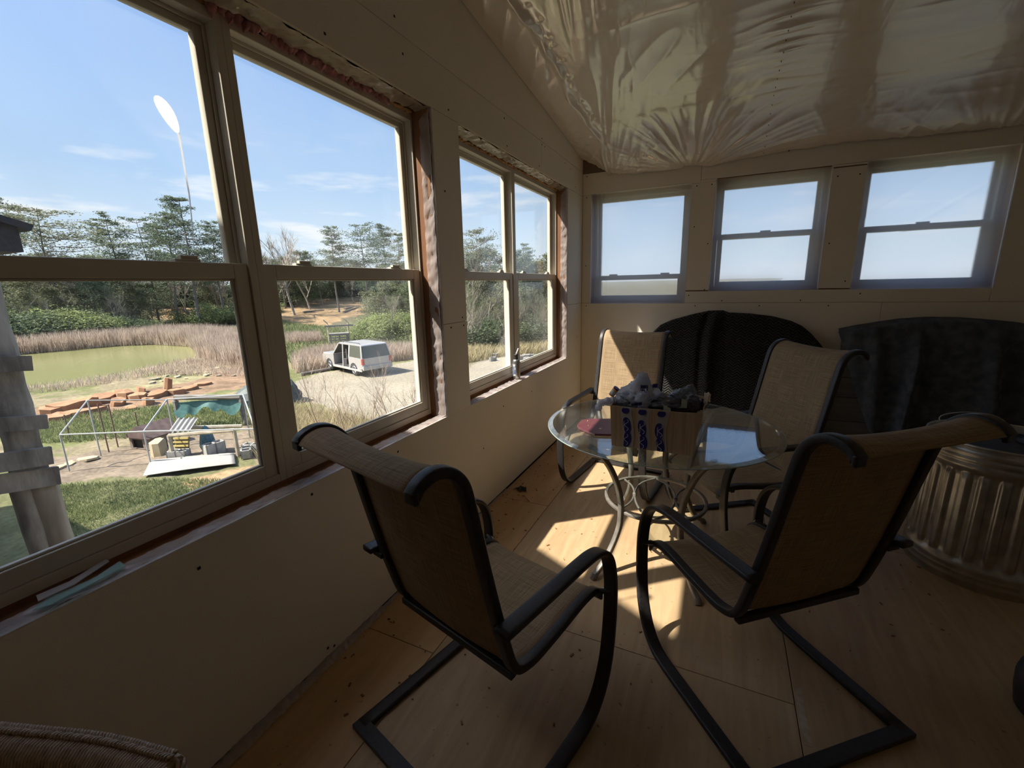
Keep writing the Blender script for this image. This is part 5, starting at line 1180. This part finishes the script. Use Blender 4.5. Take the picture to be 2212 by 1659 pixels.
# local: +x forward, +y left... the visible left side must lie at y=0 with the body towards -y
sgn = -1 if ((rrw-rw)[0]*-ax[1]+(rrw-rw)[1]*ax[0]) < 0 else 1
def by(y): return sgn*y   # y = 0 on the near (left) side, TW on the far side
def cbox(x0, x1, y0, y1, z0, z1, name, m, par=None, bv=.0):
    ya_, yb_ = sorted((by(y0), by(y1))); return MB().box((x0, ya_, z0), (x1, yb_, z1)).obj(name, m, par or car, bevel=bv)
RO, FO, BW0, BW1 = -1.02, 4.0, -.12, TW+.12   # rear/front overhang ends, body sides
def arch(b, x, side_y):
    pass
# lower body built from a side outline with wheel arches
def side_outline(zt):
    o = [(RO+.02, .50)]; 
    def ar(cx): return [(cx-.44*math.cos(t)*1, .36+.44*math.sin(t)) for t in np.linspace(0, math.pi, 9)]
    o += [(-.44, .42)] + ar(0)[1:-1] + [(.44, .40), (WB-.44, .40)] + [(x, z) for x, z in [(WB-.44*math.cos(t), .36+.44*math.sin(t)) for t in np.linspace(0, math.pi, 9)][1:-1]] + [(WB+.44, .45), (FO-.05, .48), (FO, .70), (FO-.06, 1.02), (2.70, 1.14)]
    return o
so_ = side_outline(0)
rear_top = [(2.35, 1.16), (2.35, .48), (.62, .48), (.62, 1.16), (RO, 1.12), (RO-.03, .8)]
pts = [(x, by(BW0), z) for x, z in so_+[(2.70, 1.14)]+rear_top[0:0]+[(2.42, 1.14), (2.42, .47), (.55, .47), (.55, 1.14), (RO, 1.12), (RO-.03, .8)]]
MB().prism(pts, 0, (0, by(.05), 0)).obj('body_side', M['silver'], car)
pts = [(x, by(BW1-.05), z) for x, z in so_+[(2.70, 1.14), (RO, 1.12), (RO-.03, .8)]]
MB().prism(pts, 0, (0, by(.05), 0)).obj('body_side', M['silver'], car)
cbox(2.45, FO-.08, BW0+.05, BW1-.05, .45, 1.13, 'hood', M['silver'], None, .03)
cbox(RO+.0, 2.5, BW0+.06, BW1-.05, .40, .50, 'floor_pan', M['intr'])
cbox(RO-.02, RO+.05, BW0+.0, BW1-.0, .50, 1.13, 'tailgate', M['silver'], None, .02)
cbox(RO-.12, RO+.0, BW0-.0, BW1+.0, .42, .68, 'rear_bumper', M['trimp'], None, .03)
cbox(-.95, 2.55, BW0-.03, BW0+.04, .34, .44, 'running_board', M['trimp'])
# greenhouse
roofp = [(RO+.18, 1.86), (RO+.35, 1.92), (1.7, 1.92), (1.95, 1.84)]
MB().prism([(x, by(BW0+.14), z) for x, z in [(RO+.16, 1.80), (RO+.2, 1.87), (RO+.38, 1.92), (1.65, 1.92), (1.9, 1.86), (1.92, 1.80)]], 0, (0, by(TW-.04), 0)).obj('roof', M['silver'], car, bevel=.02)
def pillar(x0, z0, x1, z1, w, yy, inn=0):
    y0, y1 = (BW0+.01, BW0+.13) if yy == 0 else (BW1-.01, BW1-.13)
    th = .05 if yy == 0 else -.05
    MB().add([(x0, by(y0), z0), (x0+w, by(y0), z0), (x1+w, by(y1), z1), (x1, by(y1), z1), (x0, by(y0+th), z0), (x0+w, by(y0+th), z0), (x1+w, by(y1+th), z1), (x1, by(y1+th), z1)],
        [(0,1,2,3),(7,6,5,4),(0,4,5,1),(1,5,6,2),(2,6,7,3),(3,7,4,0)]).obj('pillar', M['silver'], car)
for yy in (0, 1):
    pillar(RO+.0, 1.1, RO+.18, 1.84, .12, yy); pillar(.45, 1.1, .47, 1.84, .13, yy); pillar(1.28, .47 if yy == 0 else 1.1, 1.32, 1.84, .10, yy); pillar(2.50, 1.1, 1.82, 1.84, .10, yy)
def pane(x0, x1, y_, zt=1.80):
    y0, y1 = (BW0+.03, BW0+.13) if y_ == 0 else (BW1-.03, BW1-.13)
    return MB().add([(x0[0], by(y0), 1.12), (x1[0], by(y0), 1.12), (x1[1], by(y1), zt), (x0[1], by(y1), zt)], [(0,1,2,3)]).obj('window_pane', M['carglass'], car, solid=.01)
pane((RO+.1, RO+.28), (.46, .48), 0); 
for x0, x1 in (((RO+.1, RO+.28), (.46, .48)), ((.56, .58), (1.29, 1.33)), ((1.37, 1.41), (2.5, 1.85))): pane(x0, x1, 1)
MB().add([(RO+.0, by(BW0+.12), 1.14), (RO+.0, by(BW1-.12), 1.14), (RO+.16, by(BW1-.2), 1.82), (RO+.16, by(BW0+.2), 1.82)], [(0,1,2,3)]).obj('window_pane', M['carglass'], car, solid=.012)
MB().add([(2.55, by(BW0+.1), 1.14), (2.55, by(BW1-.1), 1.14), (1.88, by(BW1-.16), 1.84), (1.88, by(BW0+.16), 1.84)], [(0,1,2,3)]).obj('windshield', M['carglass'], car, solid=.012)
for y in (BW0+.2, BW1-.2): 
    pth = [(RO+.4, by(y), 1.93), (RO+.5, by(y), 1.99), (1.3, by(y), 1.99), (1.4, by(y), 1.93)]; MB().tube(pth, .02, 6).obj('roof_rail', M['intr'], car)
for x in (.75, 1.6):   # seats
    for y in (.25, 1.15): s_ = cbox(x-.1, x+.4, y, y+.5, .5, .85, 'seat', M['intr'], None, .03); cbox(x-.22, x-.05, y, y+.5, .8, 1.5, 'seat_back', M['intr'], None, .03)
for y in (BW0-.01, BW1-.14): cbox(RO-.05, RO+.10, y, y+.15, .76, 1.10, 'tail_lamp', M['tail'], None, .01)
for x in (0, WB):
    for y in (BW0+.02, BW1-.26):
        cx, cyy = x, by(y+.12); W2 = []
        prof = [(.0, -.12), (.30, -.12), (.36, -.10), (.38, -.05), (.38, .05), (.36, .10), (.30, .12), (0, .12)]
        b = MB(); seg = 28; vs = []
        for r_, t_ in prof:
            for k in range(seg): an = 2*math.pi*k/seg; vs.append((cx+r_*math.cos(an), cyy+t_, .38+r_*math.sin(an)))
        b.add(vs, [(i*seg+k, i*seg+(k+1) % seg, (i+1)*seg+(k+1) % seg, (i+1)*seg+k) for i in range(len(prof)-1) for k in range(seg)]); o = b.obj('wheel', M['tyre'], car, smooth=False)
        sy = -sgn if y < .5 else sgn; b = MB(); cy0 = cyy+sy*.122
        ringp = [(cx+.22*math.cos(2*math.pi*k/24), cy0, .38+.22*math.sin(2*math.pi*k/24)) for k in range(24)]; b.tube(ringp, .025, 6, closed=True)
        for k in range(5): an = 2*math.pi*k/5; b.tube([(cx, cy0, .38), (cx+.21*math.cos(an), cy0, .38+.21*math.sin(an))], .03, 6)
        b.obj('rim', M['rim'], o)
# debris pile behind the driveway seen through far window, and dark trailer at pad edge
M['greyjunk'] = mat('grey_scrap', (.34,.32,.29), .85, col2=(.22,.20,.18), scale=3)
for i in range(12):
    r_ = random.Random(500+i); rock('stacked_lumber', 1085+r_.uniform(-40, 90), 772+r_.uniform(-6, 10), r_.uniform(16, 40), .3, 'grey scrap slab in the pile outside the far sash window', 'scrap', M['greyjunk'], 'grey scrap outside the far sash window', i+200, .4, .1)
M['tarp'] = mat('teal_tarp', (.05,.14,.13), .6, col2=(.08,.20,.19), scale=8, trans=.2)
M['dtarp'] = mat('dark_green_tarp', (.035,.05,.05), .6, col2=(.06,.08,.08), scale=8)
# ------------------------------------------------------------ wire pen frame, dog house, carport, blocks
M['pipe'] = mat('pale_pipe', (.42,.43,.42), .5); M['rust'] = mat('rusty_post', (.16,.10,.08), .8)
def seg_at(p, base_py): g0 = at_ground(p[0], base_py); d = (g0-CAM)@CF; return g0, d
def frame_thing(name, label, cat, nodes, bars, r, m, part='pipe'):
    o0 = nodes[0]; t = thing(name, label, cat, (o0[0], o0[1], GZ))
    for i, j in bars: MB().tube([tuple(np.array(nodes[i])-np.array([o0[0], o0[1], GZ])), tuple(np.array(nodes[j])-np.array([o0[0], o0[1], GZ]))], r, 6).obj(part, m, t)
    return t
f0 = at_ground(150, 1018); f1 = at_ground(326, 1005); f2 = at_ground(560, 985); h_ = at_ground(150, 1018)
def above(gp_, px, py):
    d = math.hypot(gp_[0]-CAM[0], gp_[1]-CAM[1]); return np.array([gp_[0], gp_[1], at_depth(px, py, d)[2]])
b0 = at_ground(218, 985); b1 = at_ground(380, 960); b2 = at_ground(540, 945)
t0, t1, t2 = above(f0, 147, 936), above(f1, 310, 932), above(f2, 560, 925); u0, u1, u2 = above(b0, 217, 861), above(b1, 368, 862), above(b2, 545, 850)
frame_thing('wire_pen', 'long low pen of thin pale pipes on the grass beyond the window', 'pen', [f0, f1, f2, t0, t1, t2, b0, b1, b2, u0, u1, u2],
    [(0, 3), (1, 4), (2, 5), (3, 4), (4, 5), (6, 9), (7, 10), (8, 11), (9, 10), (10, 11), (3, 9), (4, 10), (5, 11)], .022, M['pipe'])
for i, (x, y0, y1) in enumerate(((152, 895, 950), (235, 870, 975), (255, 872, 965), (300, 890, 930))):
    g0 = at_ground(x, y1); tp_ = above(g0, x-8, y0); o = MB().tube([(0, 0, -.1), tuple(tp_-g0)], .02, 6).obj('stake', M['rust']); o.location = g0; tag(o, ['thin rusty stake left of the pen', 'leaning stake at the left end of the pen, first of two', 'leaning stake at the left end of the pen, second of two', 'short stake in front of the dog house'][i], 'stake')
# dog house
dh0 = at_ground(283, 968); dh1 = at_ground(330, 970); kk = ((dh0-CAM)@CF)/FPX
dh = thing('dog_house', 'small brown dog house with a dark square opening inside the pen', 'dog house', (dh0[0], dh0[1], GZ), math.atan2(dh1[1]-dh0[1], dh1[0]-dh0[0])-.1)
M['dhw'] = mat('dog_house_wood', (.25,.20,.17), .9, col2=(.17,.13,.11), scale=4); M['dhr'] = mat('brown_roof', (.10,.065,.06), .9, col2=(.16,.11,.10), scale=6)
W1, D1, H1 = 60*kk, 60*kk, 27*kk
MB().box((0, 0, 0), (W1*.12, .03, H1)).box((W1*.62, 0, 0), (W1, .03, H1)).box((W1*.12, 0, H1*.8), (W1*.62, .03, H1)).box((W1*.12, 0, 0), (W1*.62, .03, H1*.08)).obj('front_wall', M['dhw'], dh)
MB().box((0, .03, 0), (.03, D1, H1)).box((W1-.03, .03, 0), (W1, D1, H1)).box((0, D1-.03, 0), (W1, D1, H1)).obj('side_wall', M['dhw'], dh)
MB().box((.04, .1, .0), (W1-.04, .12, H1)).obj('shade_panel', M['dark_gap'], dh)  # near-black sheet stands in for the shade inside the opening
MB().prism([(-.08, -.1, H1), (W1*.5, -.1, H1*1.9), (W1+.08, -.1, H1)], 0, (0, D1+.2, 0)).obj('roof', M['dhr'], dh)
# corrugated sheet on the grass
cs = [at_ground(*p) for p in ((310, 1035), (510, 1008), (506, 984), (327, 1000))]; cz = sum(cs)/4
def corr(u, v): p = cs[0]*(1-u)*(1-v)+cs[1]*u*(1-v)+cs[2]*u*v+cs[3]*(1-u)*v-cz; return (p[0], p[1], .10+.018*math.sin(v*math.pi*2*9)+.02*math.sin(u*3))
M['corr'] = mat('pale_corrugated', (.34,.325,.295), .5, col2=(.28,.27,.245), scale=3)
o = MB().grid(20, 90, corr).obj('corrugated_sheet', M['corr'], None, smooth=True, solid=.006); o.location = (cz[0], cz[1], GZ); tag(o, 'long pale corrugated sheet lying on the grass in front of the pen', 'metal sheet')
# work bench frame with corrugated piece and yellow board
q0 = at_ground(375, 992); q1 = at_ground(515, 985); q2 = at_ground(530, 965)
n0, n1 = above(q0, 368, 940), above(q1, 530, 925); kk = ((q0-CAM)@CF)/FPX
bench = frame_thing('pole_bench', 'rough pale bench of poles beside the corrugated sheet', 'bench', [q0, q1, n0, n1, above(at_ground(400, 980), 385, 925), above(q2, 536, 918)], [(0, 2), (1, 3), (2, 3), (4, 5)], .06, M['pale_wood'], 'pole')
n4 = above(at_ground(400, 980), 385, 925); v0 = n0-np.array([0, 0, 0])
P4 = [above(q0, 365, 940), above(q0, 392, 936), above(q0, 402, 921), above(q0, 380, 921)]
def small_corr(u, v): 
    e = (n1-n0)/np.linalg.norm(n1-n0); p = np.array([0., 0, 0])+e*.62*u+np.array([-e[1], e[0], 0])*(.0-.55*v)*-1; return (p[0], p[1], .10+.03*math.sin(u*math.pi*2*4)+.28*v)
o = MB().grid(40, 8, small_corr).obj('corrugated_offcut', M['corr'], None, smooth=True, solid=.008); o.location = n0; tag(o, 'small ribbed sheet resting on the left end of the pole bench', 'metal sheet')
M['yellow'] = mat('yellow_board', (.52,.42,.14), .6, col2=(.42,.33,.11), scale=5)
yb0 = at_ground(378, 985); kk = ((yb0-CAM)@CF)/FPX
yt = thing('yellow_rack', 'yellow ribbed board leaning under the pole bench', 'board', yb0, .5); yt.rotation_euler = (-.25, 0, .45)
MB().box((0, 0, 0), (30*kk, .03, 42*kk)).obj('board', M['grey_wood'], yt)
for k in range(5): MB().box((-.02, -.06, (4+8*k)*kk), (31*kk, .0, (8+8*k)*kk)).obj('slat', M['yellow'], yt)
M['block'] = mat('cinder_block', (.42,.41,.38), .9, col2=(.33,.32,.30), scale=12)
for i, (x, y, lb) in enumerate(((388, 990, 'cinder block under the left end of the pole bench'), (465, 982, 'cinder block standing in the middle of the pen'), (534, 985, 'cinder block at the right end of the pole bench'), (548, 975, 'cinder block nearest the window post'))):
    g0 = at_ground(x, y); t = MB().box((-.22, -.11, 0), (-.19, .11, .2)).box((.19, -.11, 0), (.22, .11, .2)).box((-.02, -.11, 0), (.02, .11, .2)).box((-.22, -.11, 0), (.22, -.08, .2)).box((-.22, .08, 0), (.22, .11, .2)).obj('cinder_block', M['block'])
    t.location = (g0[0], g0[1], GZ+.02); t.scale = (1.3, 1.3, 2.0 if i in (1,) else 1.3); t.rotation_euler = (0, 0, .5+i); tag(t, lb, 'cinder block')
# carport frame with teal tarp
c0 = at_ground(390, 922); c1 = at_ground(530, 918); c0t = above(c0, 385, 865); c1t = above(c1, 520, 858)
cpt_ = frame_thing('tarp_shelter', 'low timber shelter with a torn teal tarp edge at the back of the pen', 'shelter', [c0, c1, c0t, c1t, above(c0, 352, 862), above(c1, 562, 852)], [(0, 2), (1, 3), (4, 5)], .10, M['grey_wood'], 'timber')
for (A_, px, py, qx, qy) in ((c0, 388, 885, 360, 864), (c0, 388, 885, 412, 864)):
    p, q = above(A_, px, py), above(A_, qx, qy); o0 = np.array([c0[0], c0[1], GZ]); MB().tube([tuple(p-o0), tuple(q-o0)], .06, 6).obj('brace', M['grey_wood'], cpt_)
def tf(u, v): p = above(c0, 415, 870)*(1-u)+above(c1, 560, 860)*u; return (p[0]-c0[0]+.08*math.sin(u*14), p[1]-c0[1]-.15*v, p[2]-GZ+.10-v*(.42+.12*math.sin(u*9)+.1*math.sin(u*23)))
MB().grid(40, 6, tf).obj('tarp', M['tarp'], cpt_, smooth=True)
def tf2(u, v): p = above(c1, 480, 880)*(1-u)+above(c1, 560, 875)*u; q = c1.copy(); return (p[0]-c0[0]+.3*v, p[1]-c0[1]-.3*v, (p[2]-GZ)*(1-v*.95)*(.75+.25*math.sin(u*3+.8)))
MB().grid(20, 12, tf2).obj('hanging_net', M['dtarp'], cpt_, smooth=True)
o_ = at_ground(655, 868); dk = MB(); 
bb = bmesh.new(); bmesh.ops.create_icosphere(bb, subdivisions=3, radius=1)
for v in bb.verts: n_ = noise.noise(v.co*1.5); v.co = Vector((v.co.x*1.5, v.co.y*.9, max(0, v.co.z)*1.15))*(1+.3*n_)
me = bpy.data.meshes.new('covered_load'); bb.to_mesh(me); bb.free(); me.materials.append(M['dtarp']); o = bpy.data.objects.new('tarped_heap', me); C.objects.link(o); o.location = (o_[0]-1.2, o_[1]-.6, GZ); o.rotation_euler = (0, 0, .6); tag(o, 'dark tarp-covered heap at the left edge of the gravel driveway', 'heap')
bc = at_ground(452, 975); o = MB().lathe([(0, 0), (.16, 0), (.24, .25), (.17, .62), (.06, .86), (0, .9)], seg=10).obj('blue_tarp_bundle', mat('blue_mesh', (.05,.12,.16), .7, col2=(.10,.2,.22), scale=20)); o.location = bc; tag(o, 'dark blue bundled cloth standing in the pen beside a cinder block', 'bundle')
# low dark pipe and curb stones near the reeds
a, c = at_ground(650, 812), at_ground(712, 800); o = MB().tube([(0, 0, .1), tuple((c-a)+np.array([0, 0, .1]))], .10, 8).obj('culvert_pipe', M['bark']); o.location = a; tag(o, 'dark log along the pad edge left of the parked truck', 'log')
a, c = at_ground(850, 762), at_ground(905, 745); o = MB().tube([(0, 0, .1), tuple((c-a)+np.array([0, 0, .1]))], .14, 8).obj('fallen_log', M['bark']); o.location = a; tag(o, 'dark log at the pad edge right of the parked truck', 'log')
# tiny birdhouse-like post on the hill
# ------------------------------------------------------------ log post with rungs just outside, and the eave above
M['oldwood'] = mat('old_grey_wood', (.46,.43,.385), .9, col2=(.15,.13,.11), scale=9, stretch=(1,1,.3), bump=1.0, bscale=22, detail=8)
M['log'] = mat('stripped_log', (.52,.45,.36), .85, col2=(.24,.19,.14), scale=7, stretch=(1,1,.25), detail=8, bump=.9, bscale=14)
PX = -3.0
wing = thing('added_shade_wing', 'steep-roofed wing added out of view at left to shade the window and grass', 'added building', (-1.5, .39, GZ))  # unseen wing, added to block sun from the left window and grass
ez = 3.08-GZ
MB().box((-17, -6, -.3), (0, 0, ez-.05)).obj('wall', M['siding'], wing)
MB().prism([(0, .0, ez), (0, -3.0, ez+3.6), (0, -6.0, ez)], 0, (-17, 0, 0)).obj('added_gable_roof', mat('shade_wing_shingle', (.10,.10,.11), .9), wing)
lp = thing('log_post_stand', 'weathered post with nailed grey crosspieces outside the left pane', 'post', (PX, 1.2, GZ))
def wob(pts, r, name, m, seed, seg=9):
    P = crom(pts, 8); b = MB(); b.tube(P, [r*(1+.10*noise.noise(Vector((i*.4, seed, 0)))) for i in range(len(P))], seg)
    return b.obj(name, m, lp, smooth=True)
W = lambda px, py, x=PX: (lambda p: (p[0]-PX, p[1]-1.2, p[2]-GZ))(hit(px, py, 0, x))
pe = [W(12, 659)[1], W(65, 867)[1], W(88, 996)[1]]; yy_ = sum(pe)/3-.085
b = MB(); zz_ = [.25+hit(88, 1030, 0, PX)[2]-GZ-.25]+[4.0+.25*k for k in range(8)]
zz_ = sorted(z for z in zz_ if z >= zz_[0])
b.tube([(.006*math.sin(z*5), yy_+.006*math.sin(z*3), z) for z in np.linspace(zz_[0], 5.9, 16)], [1+.06*math.sin(k*2.1) for k in range(16)], 12, flat=(.085, .075), up=(0, 1, 0)).obj('post', M['oldwood'], lp, smooth=True)
for (a_, c_, h, dx) in ((W(-40, 785), W(51, 783), .05, .09), (W(-60, 916), W(83, 907), .048, .10), (W(-60, 1000), W(92, 978), .062, .11), (W(-60, 1048), W(112, 1022), .065, .08)):
    a_, c_ = Vector(a_), Vector(c_); a_.x = c_.x = dx
    MB().add([(a_.x, a_.y, a_.z-h), (c_.x, c_.y, c_.z-h), (c_.x, c_.y+.01, c_.z+h), (a_.x, a_.y, a_.z+h), (a_.x+.035, a_.y, a_.z-h), (c_.x+.035, c_.y, c_.z-h), (c_.x+.035, c_.y+.01, c_.z+h), (a_.x+.035, a_.y, a_.z+h)],
        [(0,1,2,3),(7,6,5,4),(0,4,5,1),(1,5,6,2),(2,6,7,3),(3,7,4,0)]).obj('crosspiece', M['oldwood'], lp)
for (px0, py0, r_, m_, sd_) in ((50, 1110, .06, 'oldwood', 2), (96, 1110, .085, 'log', 3)):
    y0_ = W(px0+8, py0)[1]; z0_ = W(px0, 1035)[2]
    wob([(.02, y0_, z0_), (.015, y0_+.012, z0_*.8), (.0, y0_-.01, z0_*.5), (.01, y0_+.02, 0)], r_, 'log_leg', M[m_], sd_, 12)
M['shingle'] = mat('dark_shingle', (.035,.035,.045), .8, col2=(.07,.07,.085), scale=30, bump=.3, bscale=60)
e0 = hit(66, 492, 0, PX); 
ev = thing('dark_eave', 'dark corner of a neighbouring shed roof at the left edge of the upper pane', 'roof', (PX, e0[1], e0[2]))
yb = -.95
MB().add([(-1.4, yb, .30), (0, yb, .30), (0, 0, -.02), (-1.4, 0, -.02), (-1.4, yb, .34), (0, yb, .34), (0, .02, .02), (-1.4, .02, .02)], [(0,3,2,1),(4,5,6,7),(0,1,5,4),(1,2,6,5),(2,3,7,6),(3,0,4,7)]).obj('roof_slope', M['shingle'], ev)
MB().add([(-1.3, yb, -.16), (-.04, yb, -.16), (-.04, -.05, -.16), (-1.3, -.05, -.16), (-1.3, yb, .28), (-.04, yb, .28), (-.04, -.05, .0), (-1.3, -.05, .0)], [(0,3,2,1),(4,5,6,7),(0,1,5,4),(1,2,6,5),(2,3,7,6),(3,0,4,7)]).obj('gable_box', M['shingle'], ev)
for py_, nm in ((905, 'upper'), (942, 'lower')):
    a_ = Vector(hit(-20, py_-8, 0, PX-.3)); c_ = Vector(hit(36, py_+6, 0, PX-.3)); 
    o = MB().tube(crom([a_-a_, (c_-a_)*.5+Vector((0, 0, .02)), c_-a_], 6), .022, 8).obj('black_hose', M['black_metal'], None, smooth=True); o.location = a_; tag(o, 'black hose loop behind the grey crosspieces, the %s one' % nm, 'hose')
